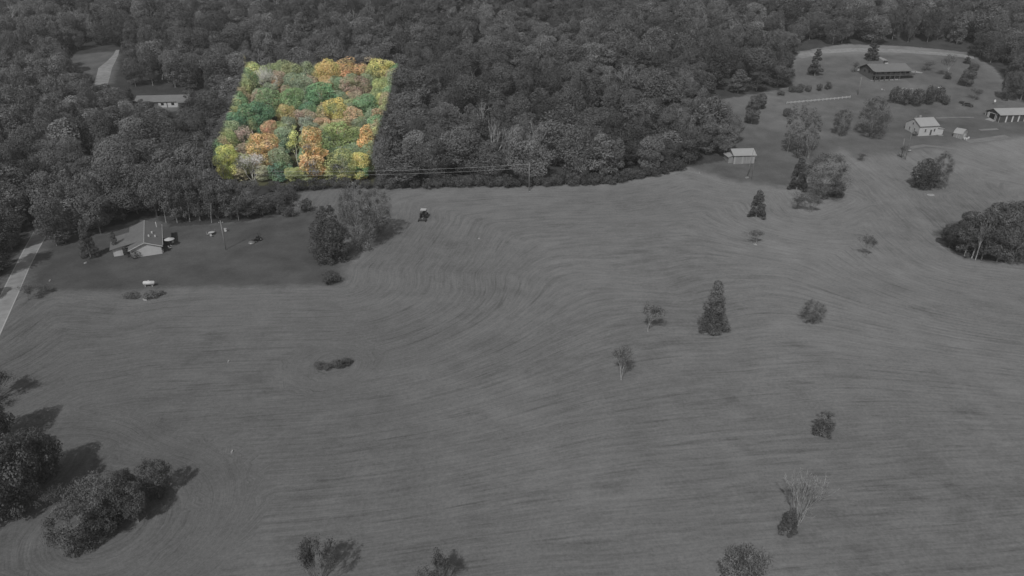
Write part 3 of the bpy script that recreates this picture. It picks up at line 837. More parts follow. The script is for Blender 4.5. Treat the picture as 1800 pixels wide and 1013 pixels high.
# ---- trees standing by themselves: key, u, v base, v top, width px, grey, name, label, category
SOLO = [
 ('cedar1', 582, 459, 368, 72, .055, 'cedar_tree', 'big dark egg shaped evergreen at the right end of the mown yard', 'tree'),
 ('soft0', 632, 436, 322, 80, .115, 'deciduous_tree', 'tall pale thin leaved tree right behind the dark egg shaped evergreen', 'tree'),
 ('soft1', 664, 416, 332, 72, .09, 'deciduous_tree', 'wide loose tree beside the field right of the pale thin tree', 'tree'),
 ('soft0', 612, 398, 336, 34, .075, 'deciduous_tree', 'smaller loose tree behind the dark egg shaped evergreen', 'tree'),
 ('shrub0', 584, 497, 476, 40, .06, 'shrub', 'dark low shrub at the lower right corner of the yard', 'shrub'),
 ('cone0', 497, 377, 342, 26, .065, 'conifer_tree', 'leftmost dark pointed evergreen of the clump at the back right of the yard', 'tree'),
 ('cone1', 520, 362, 333, 20, .055, 'conifer_tree', 'hindmost dark pointed evergreen of the clump behind the yard', 'tree'),
 ('shrub1', 540, 371, 349, 24, .055, 'shrub', 'dark bush on the right of the evergreen clump behind the yard', 'shrub'),
 ('shrub1', 510, 381, 362, 24, .07, 'shrub', 'grey bush at the front of the evergreen clump behind the yard', 'shrub'),
 ('wispy0', 524, 376, 354, 20, .16, 'shrub', 'pale twiggy bush in the middle of the evergreen clump', 'shrub'),
 ('shrub1', 567, 374, 361, 14, .07, 'shrub', 'left one of two small bushes behind the egg shaped evergreen', 'shrub'),
 ('shrub1', 580, 372, 360, 14, .055, 'shrub', 'right one of two small bushes behind the egg shaped evergreen', 'shrub'),
 ('cedar0', 160, 453, 386, 36, .065, 'conifer_tree', 'tall grey evergreen standing on the lawn left of the low house', 'tree'),
 ('cypress', 206, 444, 407, 13, .05, 'cypress_tree', 'narrow dark column shaped cypress at the corner of the low house', 'tree'),
 ('cypress', 224, 452, 434, 10, .06, 'shrub', 'small upright bush beside the gable of the low house', 'shrub'),
 ('ball', 239, 454, 440, 17, .05, 'shrub', 'round clipped bush in front of the white gable', 'shrub'),
 ('leafy2', 116, 428, 384, 38, .07, 'deciduous_tree', 'small dark tree at the yard corner beside the road', 'tree'),
 ('leafy4', 100, 432, 344, 52, .085, 'deciduous_tree', 'tall leafy tree on the right verge where the road enters the wood', 'tree'),
 ('leafy1', 177, 410, 338, 52, .085, 'deciduous_tree', 'leafy tree with pale trunk on the lawn behind the grey evergreen', 'tree'),
 ('wispy0', 50, 528, 500, 34, .075, 'shrub', 'scraggy bush on the verge beside the road', 'shrub'),
 ('wispy0', 74, 518, 500, 30, .075, 'shrub', 'wispy bush in the yard corner right of the roadside bush', 'shrub'),
 ('shrub0', 232, 522, 512, 34, .085, 'shrub', 'flat weedy patch below the white tank, left one', 'shrub'),
 ('shrub0', 268, 521, 510, 40, .085, 'shrub', 'flat weedy patch below the white tank, right one', 'shrub'),
 ('shrub0', 563, 646, 636, 26, .075, 'shrub', 'leftmost flat bush of the scrubby patch in the left field', 'shrub'),
 ('shrub0', 577, 648, 639, 24, .085, 'shrub', 'low flat bush second from left in the scrubby patch', 'shrub'),
 ('shrub0', 592, 645, 632, 28, .07, 'shrub', 'middle right bush of the scrubby patch in the left field', 'shrub'),
 ('shrub1', 604, 643, 628, 28, .065, 'shrub', 'tallest bush of the scrubby patch in the left field', 'shrub'),
 ('wispy0', 614, 640, 631, 16, .08, 'shrub', 'wispy right end of the scrubby patch in the left field', 'shrub'),
 ('wispy1', 1139, 583, 528, 44, .085, 'sapling', 'thin bare sapling left of the cone shaped field tree', 'tree'),
 ('bigcone', 1251, 582, 490, 60, .085, 'conifer_tree', 'tall cone shaped tree with pale trunk in the middle of the field', 'tree'),
 ('soft1', 1425, 568, 524, 46, .085, 'shrub', 'low rounded tree right of the cone shaped field tree', 'tree'),
 ('wispy0', 1521, 453, 414, 28, .075, 'sapling', 'small thin sapling left of the wooded island', 'tree'),
 ('wispy0', 1327, 430, 404, 32, .10, 'sapling', 'faint bushy sapling below the dark cedar', 'tree'),
 ('cedar0', 1329, 382, 334, 38, .065, 'cedar_tree', 'dark cedar standing alone in the field below the metal shed', 'tree'),
 ('wispy1', 1092, 668, 606, 40, .075, 'sapling', 'leaning sparse sapling lowest left of the cone shaped tree', 'tree'),
 ('scrub', 1445, 768, 712, 44, .075, 'cedar_tree', 'scrubby dark cedar in the lower right of the field', 'tree'),
 ('cedar0', 1385, 938, 882, 40, .07, 'cedar_tree', 'small dark cedar at the foot of the bare many stemmed tree', 'tree'),
 ('stems', 1402, 924, 812, 92, .09, 'bare_tree', 'bare many stemmed tree rising behind a small cedar', 'tree'),
 ('near_loose', 1308, 1052, 946, 118, .09, 'shrub', 'wide grey bush cut by the bottom of the picture', 'shrub'),
 ('fan', 560, 1030, 926, 76, .05, 'shrub', 'fan shaped dark shrub at the bottom left of the middle', 'shrub'),
 ('fan', 770, 1036, 956, 66, .06, 'shrub', 'fan shaped shrub at the bottom, right of the darker one', 'shrub'),
 ('soft1', 1446, 350, 270, 84, .085, 'deciduous_tree', 'large rounded tree in the clump right of the metal shed', 'tree'),
 ('cedar0', 1400, 334, 278, 40, .06, 'cedar_tree', 'dark cedar on the left of the rounded clump', 'tree'),
 ('cedar1', 1468, 346, 318, 32, .055, 'shrub', 'dark low bush at the right foot of the rounded clump', 'shrub'),
 ('wispy0', 1400, 368, 338, 40, .08, 'shrub', 'thin scrub below the rounded clump, left part', 'shrub'),
 ('wispy0', 1424, 374, 346, 36, .08, 'shrub', 'thin scrub below the rounded clump, right part', 'shrub'),
 ('cedar1', 1622, 330, 280, 50, .055, 'deciduous_tree', 'dark dense bush like tree in the pale right hand field', 'tree'),
 ('soft0', 1646, 330, 268, 44, .08, 'deciduous_tree', 'loose tree leaning against the dark bush like tree', 'tree'),
 ('reedy', 1384, 268, 192, 26, .09, 'poplar_tree', 'leftmost of the slender pale stemmed trees above the rounded clump', 'tree'),
 ('reedy', 1400, 277, 188, 28, .10, 'poplar_tree', 'second from the left of the slender pale stemmed trees', 'tree'),
 ('reedy', 1416, 276, 196, 26, .09, 'poplar_tree', 'third from the left of the slender pale stemmed trees', 'tree'),
 ('reedy', 1428, 264, 206, 22, .08, 'poplar_tree', 'rightmost of the slender pale stemmed trees', 'tree'),
 ('stems', 1420, 280, 236, 26, .09, 'bare_tree', 'cluster of bare pale stems in front of the slender trees', 'tree'),
 ('shrub1', 1383, 205, 190, 18, .06, 'shrub', 'small dark bush at the back of the slender trees', 'shrub'),
 ('tall0', 1321, 218, 172, 28, .075, 'deciduous_tree', 'dark upright tree on the lawn above the metal shed', 'tree'),
 ('tall1', 1336, 192, 165, 22, .075, 'deciduous_tree', 'small tree directly behind the upright lawn tree', 'tree'),
 ('soft1', 1477, 239, 194, 36, .075, 'deciduous_tree', 'rounded tree left of the big tree near the white farmhouse', 'tree'),
 ('soft0', 1530, 240, 172, 64, .075, 'deciduous_tree', 'big leafy tree left of the white farmhouse', 'tree'),
 ('cone1', 1432, 133, 90, 30, .06, 'cedar_tree', 'dark cedar on the lawn below the gravel drive', 'tree'),
 ('cone0', 1531, 106, 72, 28, .055, 'cedar_tree', 'dark cedar behind the long house with the veranda', 'tree'),
 ('wispy1', 1665, 136, 100, 26, .09, 'tree', 'faint thin tree on the lawn right of the veranda house', 'tree'),
 ('leafy1', 1697, 152, 124, 26, .075, 'deciduous_tree', 'small leafy tree at the lawn edge right of the veranda house', 'tree'),
 ('leafy3', 1706, 138, 112, 20, .075, 'deciduous_tree', 'small tree behind the leafy one at the lawn edge', 'tree'),
 ('shrub1', 1665, 139, 128, 16, .05, 'shrub', 'small dark bush at the foot of the faint thin tree', 'shrub'),
 ('cone0', 1699, 112, 98, 14, .05, 'cedar_tree', 'little dark pointed tree at the end of the gravel drive', 'tree'),
 ('wispy0', 1711, 176, 156, 24, .08, 'shrub', 'thin bush behind the dark parked car', 'shrub'),
 ('wispy0', 1500, 128, 110, 16, .09, 'shrub', 'wispy bush at the left end of the veranda house', 'shrub'),
 ('wispy0', 1628, 124, 108, 26, .09, 'shrub', 'wispy bush at the right end of the veranda house', 'shrub'),
 ('leafy0', 1772, 178, 126, 34, .075, 'deciduous_tree', 'leafy tree behind the striped barn, nearer one', 'tree'),
 ('leafy4', 1794, 176, 118, 36, .075, 'deciduous_tree', 'leafy tree behind the striped barn, at the picture edge', 'tree'),
 ('ball', 1608, 239, 231, 9, .05, 'shrub', 'small dark bush against the white farmhouse front', 'shrub'),
 ('wispy0', 1587, 281, 255, 16, .09, 'shrub', 'thin weeds at the foot of the leaning poles', 'shrub'),
 ('wispy0', 1516, 284, 270, 22, .08, 'shrub', 'faint scrub in the field right of the slender trees', 'shrub'),
]
for s in SOLO: by_px(*s[:5], gray=s[5] * 1.75, name=s[6], label=s[7], cat=s[8])

# the tall edge of the wood behind the yard and the low house, and screens before the half hidden house
YARDEDGE = [('ragged0', 128, 402, 322, 56), ('leafy2', 160, 398, 306, 60), ('leafy5', 205, 386, 300, 60), ('ragged1', 242, 376, 292, 56), ('leafy0', 276, 380, 296, 52), ('thin1', 292, 392, 318, 34),
            ('ragged0', 312, 392, 304, 46), ('thin0', 334, 390, 300, 44), ('ragged1', 352, 388, 312, 44), ('leafy3', 384, 384, 316, 46), ('ragged0', 408, 384, 340, 46), ('leafy1', 436, 382, 343, 48),
            ('ragged1', 462, 378, 344, 42), ('leafy4', 486, 366, 338, 36), ('thin1', 372, 392, 330, 26), ('thin0', 420, 388, 348, 30)]
for k, (key, u, vb, vt, wp) in enumerate(YARDEDGE):
    by_px(key, u, vb, vt, wp, gray=GD * R.uniform(.65, 1.05), name='deciduous_tree', cat='tree', group='trees at the back edge of the yard',
          label='%s tree %s' % (WORDS[key[:4]][0] + ' grey', ['behind the roadside verge', 'behind the grey evergreen', 'left behind the low house', 'directly behind the low house roof', 'touching the far corner of the low house', 'with thin stem right of the low house',
          'at the yard edge behind the garden umbrella', 'at the yard edge left of the garden table', 'at the yard edge behind the garden table', 'behind the yard utility pole', 'just right of the yard utility pole', 'at the yard edge behind the dark mower',
          'at the yard edge before the evergreen clump', 'left of the evergreen clump', 'with thin stem near the yard utility pole', 'standing forward near the dark mower'][k]))
for key, u, vb, vt, wp, g, l in [('cone1', 234, 196, 156, 22, .09, 'dark evergreen against the left end of the half hidden house'), ('leafy4', 218, 200, 162, 30, .12, 'round tree left of the half hidden house'),
        ('ragged1', 340, 206, 160, 32, .13, 'ragged tree over the right end of the half hidden house'), ('leafy1', 264, 214, 180, 28, .12, 'leafy tree in front of the left half of the hidden house'),
        ('ragged0', 326, 216, 184, 26, .13, 'ragged tree in front of the right half of the hidden house'), ('twiggy', 282, 214, 184, 24, .16, 'bare twiggy tree in front of the hidden house'),
        ('ragged0', 148, 168, 132, 34, .13, 'ragged tree at the lower left end of the hidden driveway'), ('leafy2', 186, 176, 148, 30, .13, 'leafy tree over the lower end of the hidden driveway')]:
    by_px(key, u, vb, vt, wp, gray=g, name='conifer_tree' if key[:4] == 'cone' else 'deciduous_tree', cat='tree', label=l)

# rows of shrubs, right hand side
for i, (u, vb, vt, wp) in enumerate([(1572, 182, 155, 24), (1590, 184, 157, 26), (1609, 186, 158, 28), (1630, 183, 153, 26), (1648, 180, 154, 24), (1661, 184, 168, 16)]):
    by_px('shrub%d' % (i % 2), u, vb, vt, wp, gray=.10, name='shrub', cat='shrub', group='dark shrub row below the veranda house',
          label=['leftmost', 'second', 'third', 'fourth', 'fifth', 'rightmost and smallest'][i] + ' dark bush of the row below the veranda house')
for i, (u, vb, vt, wp) in enumerate([(1373, 168, 160, 16), (1392, 162, 150, 16), (1405, 163, 148, 18), (1420, 161, 150, 14), (1440, 160, 148, 13), (1455, 157, 144, 16)]):
    by_px('shrub%d' % (i % 2), u, vb, vt, wp, gray=.12, name='shrub', cat='shrub', group='low hedge on the lawn above the pale fence',
          label=['leftmost', 'second', 'third', 'fourth', 'fifth', 'rightmost'][i] + ' low shrub of the broken hedge above the pale fence')
# wooded island at the right edge
RW = [('leafy0', 1668, 436, 392, 36, .05), ('ragged0', 1695, 450, 385, 48, .07), ('thin1', 1708, 454, 368, 44, .085), ('ragged1', 1725, 456, 372, 50, .07), ('leafy3', 1752, 460, 372, 56, .08),
      ('soft0', 1780, 462, 366, 54, .08), ('ragged0', 1738, 430, 356, 56, .075), ('ragged1', 1770, 425, 352, 58, .08), ('stems', 1766, 462, 392, 40, .09), ('leafy2', 1800, 458, 360, 56, .08),
      ('bare1', 1714, 457, 374, 34, .1), ('leafy0', 1806, 425, 346, 60, .08), ('leafy3', 1836, 450, 362, 60, .08), ('leafy1', 1700, 420, 372, 40, .06)]
RWL = ['small dark tree at the left tip of the wooded island', 'dark leafy tree second at the front of the wooded island', 'pale stemmed thin tree leaning at the front of the wooded island',
       'leafy tree just right of the pale stemmed one in the wooded island', 'leafy tree at the front middle of the wooded island', 'leafy tree at the front right of the wooded island',
       'taller tree at the back left of the wooded island', 'taller tree at the back middle of the wooded island', 'thinly leaved tree at the front right of the wooded island',
       'leafy tree on the picture edge in the wooded island', 'bare white stemmed tree at the front of the wooded island', 'back right tree of the wooded island at the picture edge',
       'tree of the wooded island cut by the picture edge', 'dark low tree at the back left of the wooded island']
for s, l in zip(RW, RWL): by_px(*s[:5], gray=s[5] * 1.75, name='bare_tree' if s[0][:4] == 'bare' else 'deciduous_tree', label=l, cat='tree', group='trees of the wooded island in the field')
# lower left
LLT = [('near_leafy0', 36, 905, 752, 128, .07, 'large leafy tree at the lower left edge, nearest one'), ('near_leafy1', 76, 848, 742, 88, .06, 'leafy tree right of the large one at the lower left edge'),
       ('near_leafy1', -14, 790, 668, 96, .05, 'dark tree cut by the left edge, upper one'), ('near_leafy0', -30, 930, 800, 120, .06, 'dark tree cut by the left edge, lower one'),
       ('near_leafy0', 40, 800, 752, 60, .05, 'low dark tree behind the large one at the lower left edge'),
       ('near_loose', 140, 965, 870, 110, .075, 'loose low tree at the bottom left of the field copse'), ('near_loose', 196, 930, 815, 104, .085, 'loose pale tree in the middle of the field copse'),
       ('near_leafy1', 190, 935, 868, 78, .06, 'dense bush in front of the pale tree of the field copse'), ('near_leafy0', 244, 918, 838, 60, .075, 'leafy bush on the right of the field copse'),
       ('near_loose', 280, 874, 796, 74, .055, 'loose tree at the upper right of the field copse'), ('near_loose', 160, 900, 828, 80, .075, 'loose bush at the back left of the field copse'), ('near_leafy1', 228, 880, 818, 56, .05, 'dark bush at the back of the field copse'), ('wispy0', 108, 900, 848, 50, .07, 'twiggy sapling left of the field copse'),
       ('fan', -8, 705, 640, 90, .08, 'spreading twigs of a bush at the left edge')]
for k, u, vb, vt, wp, g, l in LLT: by_px(k, u, vb, vt, wp, gray=g * 1.75, name='deciduous_tree' if 'tree' in l else 'shrub', label=l, cat='tree' if 'tree' in l else 'shrub')
# pale bare trees and snags in front of the wood
for (k, u, vb, vt, wp, l) in [('snag', 382, 352, 282, 16, 'white bare trunk at the left front corner of the coloured plot'), ('snag', 397, 330, 290, 14, 'short white bare trunk right of the tallest one'),
        ('bare1', 368, 382, 300, 30, 'bare pale tree behind the yard utility pole'), ('bare0', 312, 360, 300, 40, 'bare pale tree behind the low house'),
        ('snag', 782, 318, 238, 10, 'single straight white trunk in the wood right of the plot'), ('bare1', 1140, 262, 200, 34, 'cluster of bare white trunks in the right of the wood'),
        ('bare1', 1118, 262, 212, 22, 'bare white trunks left of the bigger cluster'), ('bare0', 1034, 300, 246, 26, 'bare white tree at the front middle of the wood'),
        ('bare1', 1122, 90, 26, 28, 'forked bare white tree high in the far wood'), ('snag', 1088, 285, 232, 10, 'slim white trunk beside the bare white cluster')]:
    by_px(k, u, vb, vt, wp, gray=.2, name='bare_tree', label=l, cat='tree')

# ------------------------------------------------------------------ buildings and things: solid pieces
def solid(boxes=(), quads=None, tubes_=None):
    """boxes: (x0, x1, y0, y1, z0, z1); quads: list of (verts, faces) ; tubes_: segments with sides"""
    V, Fc = [], []
    for x0, x1, y0, y1, z0, z1 in boxes:
        n = len(V)
        V += [(x0, y0, z0), (x1, y0, z0), (x1, y1, z0), (x0, y1, z0), (x0, y0, z1), (x1, y0, z1), (x1, y1, z1), (x0, y1, z1)]
        Fc += [(n, n + 3, n + 2, n + 1), (n + 4, n + 5, n + 6, n + 7), (n, n + 1, n + 5, n + 4), (n + 1, n + 2, n + 6, n + 5), (n + 2, n + 3, n + 7, n + 6), (n + 3, n, n + 4, n + 7)]
    for v, f in (quads or ()):
        n = len(V); V += [tuple(p) for p in v]; Fc += [tuple(i + n for i in q) for q in f]
    if tubes_:
        segs, sides = tubes_
        for p0, p1, r0, r1 in segs:
            tv, tf = tubes([(p0, p1, r0, r1)], sides); n = len(V)
            V += [tuple(p) for p in tv.tolist()]; Fc += [tuple(int(i) + n for i in q) for q in tf]
            Fc.append(tuple(range(n + sides - 1, n - 1, -1))); Fc.append(tuple(range(n + sides, n + 2 * sides)))
    return V, Fc

def part(name, mat, parent, bevel=0.0, smooth=False, label=None, loc=None, **kw):
    V, Fc = solid(**kw); me = bpy.data.meshes.new(name); me.from_pydata(V, [], Fc); me.materials.append(mat)
    o = mesh_obj(name, me, parent, label)
    if smooth:
        for p in me.polygons: p.use_smooth = len(p.vertices) < 5
    if bevel:
        b = o.modifiers.new('bevel', 'BEVEL'); b.width = bevel; b.segments = 2
    if loc: o.location = loc
    return o

def wheel_segs(x, y, z, r, wd): return [((x - wd / 2, y, z), (x + wd / 2, y, z), r, r)]

def slab(a, b, c, d, th):
    """roof slab from four top corners, given thickness downwards"""
    t = [Vector(p) for p in (a, b, c, d)]; lo = [p - Vector((0, 0, th)) for p in t]
    return (t + lo, [(0, 1, 2, 3), (7, 6, 5, 4), (0, 4, 5, 1), (1, 5, 6, 2), (2, 6, 7, 3), (3, 7, 4, 0)])

def gable_walls(W, D, hw, hr, ridge='x', z0=-1.2):
    """closed wall body incl. gable triangles"""
    if ridge == 'x':
        V = [(0, 0, z0), (W, 0, z0), (W, D, z0), (0, D, z0), (0, 0, hw), (W, 0, hw), (W, D, hw), (0, D, hw), (0, D / 2, hr), (W, D / 2, hr)]
        Fc = [(0, 1, 5, 4), (2, 3, 7, 6), (1, 2, 6, 9, 5), (3, 0, 4, 8, 7)]
    else:
        V = [(0, 0, z0), (W, 0, z0), (W, D, z0), (0, D, z0), (0, 0, hw), (W, 0, hw), (W, D, hw), (0, D, hw), (W / 2, 0, hr), (W / 2, D, hr)]
        Fc = [(0, 1, 5, 8, 4), (2, 3, 7, 9, 6), (1, 2, 6, 5), (3, 0, 4, 7)]
    return (V, Fc)

def gable_roof(W, D, hw, hr, ridge='x', o=.35, th=.14):
    up = .06
    if ridge == 'x':
        k = (hr - hw) / (D / 2)
        return [slab((-o, -o, hw - k * o + up), (W + o, -o, hw - k * o + up), (W + o, D / 2, hr + up), (-o, D / 2, hr + up), th),
                slab((-o, D / 2, hr + up), (W + o, D / 2, hr + up), (W + o, D + o, hw - k * o + up), (-o, D + o, hw - k * o + up), th)]
    k = (hr - hw) / (W / 2)
    return [slab((-o, -o, hw - k * o + up), (W / 2, -o, hr + up), (W / 2, D + o, hr + up), (-o, D + o, hw - k * o + up), th),
            slab((W / 2, -o, hr + up), (W + o, -o, hw - k * o + up), (W + o, D + o, hw - k * o + up), (W / 2, D + o, hr + up), th)]

def window(parent, side, a, z, w_, h_, fm, pm, W=0, D=0, name='window'):
    """window on side 'f' (y=0), 'l' (x=0), 'r' (x=W): frame ring with a pane set into it"""
    t = .07
    def bx(a0, a1, z0, z1, d0, d1):
        if side == 'f': return (a0, a1, -d1, -d0, z0, z1)
        if side == 'l': return (-d1, -d0, a0, a1, z0, z1)
        return (W + d0, W + d1, a0, a1, z0, z1)
    f = part(name, fm, parent, boxes=[bx(a - w_ / 2 - .08, a - w_ / 2 + .03, z, z + h_, .002, t), bx(a + w_ / 2 - .03, a + w_ / 2 + .08, z, z + h_, .002, t),
                                      bx(a - w_ / 2 - .08, a + w_ / 2 + .08, z - .1, z - .001, .002, t + .03), bx(a - w_ / 2 - .08, a + w_ / 2 + .08, z + h_ + .001, z + h_ + .1, .002, t),
                                      bx(a - .02, a + .02, z + .001, z + h_ - .001, .004, t - .01)])
    part('pane', pm, f, boxes=[bx(a - w_ / 2 + .03, a + w_ / 2 - .03, z + .0005, z + h_ - .0005, .003, .03)])
    return f

WHITE = plain('white_siding', .46, .75, .08, .8, stripes=(2, 4.0, .5)); WHITE2 = plain('white_trim', .48, .7, .08)
SHING = plain('shingle_roof', .145, .9, .16, 1.5, stripes=(1, 3.0, .4)); SHING2 = plain('brown_roof', .165, .9, .14, 1.2, stripes=(0, 2.0, .3))
METAL = plain('metal_roof', .34, .5, .08, .5, stripes=(0, 2.2, .8)); METAL2 = plain('metal_wall', .27, .6, .10, .6, stripes=(0, 3.0, .8))
DARKW = plain('dark_siding', .075, .8, .15, 1.0, stripes=(0, 3.3, .7)); BROWNW = plain('brown_siding', .11, .85, .15, 1.0)
DARK = plain('dark_opening', .012, .9, .2); GLASS = plain('window_glass', .02, .12, .1); WOOD = plain('pole_wood', .21, .9, .2, 3)
PALE = plain('pale_paint', .5, .6, .1); RUBBER = plain('rubber', .02, .9, .2); DPAINT = plain('dark_paint', .05, .4, .15); STONE = plain('stone', .30, .9, .2, 2)
CANVAS = plain('white_canvas', .42, .8, .06); STEEL = plain('steel', .25, .4, .1, 2, .4)

def bld(name, label, cat, A, B, off=0.0):
    """Empty at the ground corner A, local x along A->B, local y away from the camera"""
    a = at(*A, off); b = at(*B, off); d = b.xy - a.xy
    o = thing(name, label, cat, (a.x, a.y, min(gz(a.x, a.y), gz(b.x, b.y))), math.atan2(d.y, d.x))
    return o, d.length

# --- low house beside the road (gable end towards the camera)
t, W = bld('brick_house', 'low house with dark shingle roof and white gable beside the road', 'house', (228, 438.5), (282, 430.2), 2.5)
D = 17.0; hw, hr = 2.5, 3.9
part('wall', WHITE, t, quads=[gable_walls(W, D, hw, hr, 'y')])
rf = part('roof', SHING, t, quads=gable_roof(W, D, hw, hr, 'y', .45))
part('ridge_cap', STONE, rf, boxes=[(W / 2 - .1, W / 2 + .1, -.45, D + .45, hr + .07, hr + .11)])
part('fascia', WHITE2, t, quads=[slab((-.5, -.51, hw - .2), (W / 2, -.51, hr + .0), (W / 2, -.455, hr + .0), (-.5, -.455, hw - .2), .2), slab((W / 2, -.51, hr), (W + .5, -.51, hw - .2), (W + .5, -.455, hw - .2), (W / 2, -.455, hr), .2)])
part('wing_wall', WHITE, t, boxes=[(-4.2, -.003, 3.2, 11.5, -1, 2.2)])
part('wing_roof', SHING, t, quads=[slab((-4.8, 2.6, 2.12), (W * .30, 2.6, 3.38), (W * .30, 12.1, 3.38), (-4.8, 12.1, 2.12), .14)])
part('door', WHITE2, t, boxes=[(-3.6, -2.5, 3.14, 3.197, 0, 2.0)]); window(t, 'f', 0, 0, .01, .01, WHITE2, GLASS) if False else None
part('garage_door', DARK, t, boxes=[(-2.0, -.5, 3.15, 3.197, 0, 1.9)])
for a in (3.5, 8.5, 12.5): window(t, 'r', a, .9, 1.4, 1.1, WHITE2, GLASS, W)
part('porch_roof', DARKW, t, boxes=[(W + .05, W + 2.6, 5.5, 13.5, 2.1, 2.22)])
for yy in (5.7, 9.4, 13.2): part('porch_post', WOOD, t, boxes=[(W + 2.4, W + 2.52, yy, yy + .12, -.6, 2.098)])
for a, b in ((.62, 4.5), (.72, 7.6), (.82, 5.2)): part('roof_vent', PALE, t, boxes=[(W * a, W * a + .35, b, b + .45, hw + .3, hr - (a - .5) * 2 * (hr - hw) + .4)])
part('chimney_flue', PALE, t, tubes_=([((W * .9, 13.6, 2.4), (W * .9, 13.6, 4.3), .12, .12)], 8))
part('gutter', PALE, t, boxes=[(W + .46, W + .56, .2, D - .2, hw - .28, hw - .16)])
P = at(284.5, 444); u = thing('air_conditioner', 'small pale air conditioner at the right corner of the white gable', 'air conditioner', P, .4)
part('case', PALE, u, boxes=[(-.45, .45, -.45, .45, -.2, .85)], bevel=.04); part('fan_grille', RUBBER, u, tubes_=([((0, 0, .852), (0, 0, .9), .36, .34)], 14))
# umbrella and chairs
P = at(300, 432); u = thing('patio_umbrella', 'pale tilted umbrella standing by the right side of the low house', 'umbrella', P, .3)
part('pole', STEEL, u, tubes_=([((0, 0, -.1), (0, 0, 2.2), .035, .03)], 6)); part('foot', STONE, u, tubes_=([((0, 0, -.1), (0, 0, .1), .3, .25)], 12))
seg = [(1.35 * math.cos(i * math.pi / 4), 1.35 * math.sin(i * math.pi / 4), 1.85) for i in range(8)]
for i in range(8):
    v = [seg[i], seg[(i + 1) % 8], (0, 0, 2.35)]; part('canopy_panel', CANVAS, u, quads=[(v + [(p[0], p[1], p[2] - .03) for p in v], [(0, 1, 2), (5, 4, 3), (0, 3, 4, 1)])])
def chair(P, rz, label, name='garden_chair'):
    u = thing(name, label, 'chair', P, rz, 'chairs round the garden table' if 'table' in label else 'pale chairs by the veranda house' if 'veranda' in label else 'garden chairs beside the low house')
    part('seat', CANVAS, u, boxes=[(-.28, .28, -.28, .28, .4, .45)]); part('backrest', CANVAS, u, boxes=[(-.28, .28, .24, .29, .451, .98)])
    for x in (-.25, .21):
        for y in (-.27, .23): part('leg', STEEL, u, boxes=[(x, x + .04, y, y + .04, -.1, .399)])
chair(at(296, 424), .6, 'white garden chair behind the tilted umbrella'); chair(at(299, 438), 2.5, 'white garden chair in front of the tilted umbrella'); chair(at(304, 429), 4, 'white garden chair right of the tilted umbrella')

# --- utility poles and wires
def pole(u_, vb, h, label, arm=1.8, r=.14, name='utility_pole', lean=0.0, rz=.2):
    P = at(u_, vb); o = thing(name, label, 'pole', P, rz); o.rotation_euler = (0, lean, rz)
    part('pole', WOOD, o, tubes_=([((0, 0, -.6), (0, 0, h), r, r * .7)], 9), smooth=True)
    if arm:
        part('crossarm', WOOD, o, boxes=[(-arm / 2, arm / 2, r * .8, r * .8 + .1, h - .75, h - .62)])
        for x in (-arm * .42, 0, arm * .42): part('insulator', PALE, o, tubes_=([((x, r * .8 + .05, h - .62), (x, r * .8 + .05, h - .42), .05, .03)], 6))
    return P, h
pole(397, 439, 8.2, 'wooden utility pole standing in the yard between the white tank and the dark mower', arm=1.2, r=.15)
pF, hF = pole(930, 336, 9.6, 'pale utility pole at the edge of the field by the middle of the wood', arm=.9, r=.15)
pole(1508, 167, 8.0, 'pale utility pole on the lawn below the veranda house', arm=.8, r=.17)
pole(1313, 311, 9.5, 'leaning pale pole in front of the metal shed', arm=0, r=.13, lean=.10)
pole(1321, 316, 10.5, 'thin grey pole right of the leaning one in front of the metal shed', arm=0, r=.06)
pole(1591, 281, 16, 'tall thin pole left of the white farmhouse', arm=0, r=.09)
pole(1584, 277, 7, 'short dark post left of the tall thin pole by the farmhouse', arm=0, r=.14, lean=-.08)
q = at(452, 332); w0 = Vector((q.x, q.y - .5, gz(q.x, q.y) + 6.2)); w1 = Vector((pF.x, pF.y, pF.z + hF - .5))
WIRE = plain('wire', .5, .5, .05)
for k, nm in ((0, 'upper'), (1, 'lower')):
    pts = []
    for i in range(33):
        s_ = i / 32; p = w0.lerp(w1, s_); p.z += -4 * 1.0 * s_ * (1 - s_) - k * 1.25; pts.append(p)
    V, Fc = solid(tubes_=([(tuple(pts[i]), tuple(pts[i + 1]), .022, .022) for i in range(32)], 5))
    me = bpy.data.meshes.new('power_line'); me.from_pydata(V, [], Fc); me.materials.append(WIRE)
    mesh_obj('power_line', me, label='%s one of two pale wires strung in front of the coloured plot' % nm, cat='power line', group='wires in front of the coloured plot')
pole(452, 333, 6.8, 'grey pole among the bushes that carries the left ends of the wires', arm=0, r=.12)

# --- tank, barrel, table set, mower
def tank(u_, v_, L, r, rz, label):
    P = at(u_, v_); o = thing('gas_tank', label, 'tank', P, rz)
    sg = [(-L / 2, r * .35), (-L / 2 + r * .18, r * .75), (-L / 2 + r * .5, r), (L / 2 - r * .5, r), (L / 2 - r * .18, r * .75), (L / 2, r * .35)]
    segs = [((sg[i][0], 0, r + .35), (sg[i + 1][0], 0, r + .35), sg[i][1], sg[i + 1][1]) for i in range(5)]
    part('tank_body', PALE, o, tubes_=(segs, 14), smooth=True)
    for x in (-L * .3, L * .3): part('foot', STONE, o, boxes=[(x - .1, x + .1, -.4, .4, -.2, .42)])
    part('valve_dome', WHITE2, o, tubes_=([((0, 0, 2 * r + .3), (0, 0, 2 * r + .5), .18, .16)], 10))
tank(263, 503, 2.7, .48, .05, 'white gas tank lying in the mown yard near the field')
tank(1652, 158, 2.4, .45, 0, 'white tank lying on the lawn right of the dark shrub row')
P = at(397, 407); o = thing('barrel', 'pale barrel beside the yard utility pole', 'barrel', P)
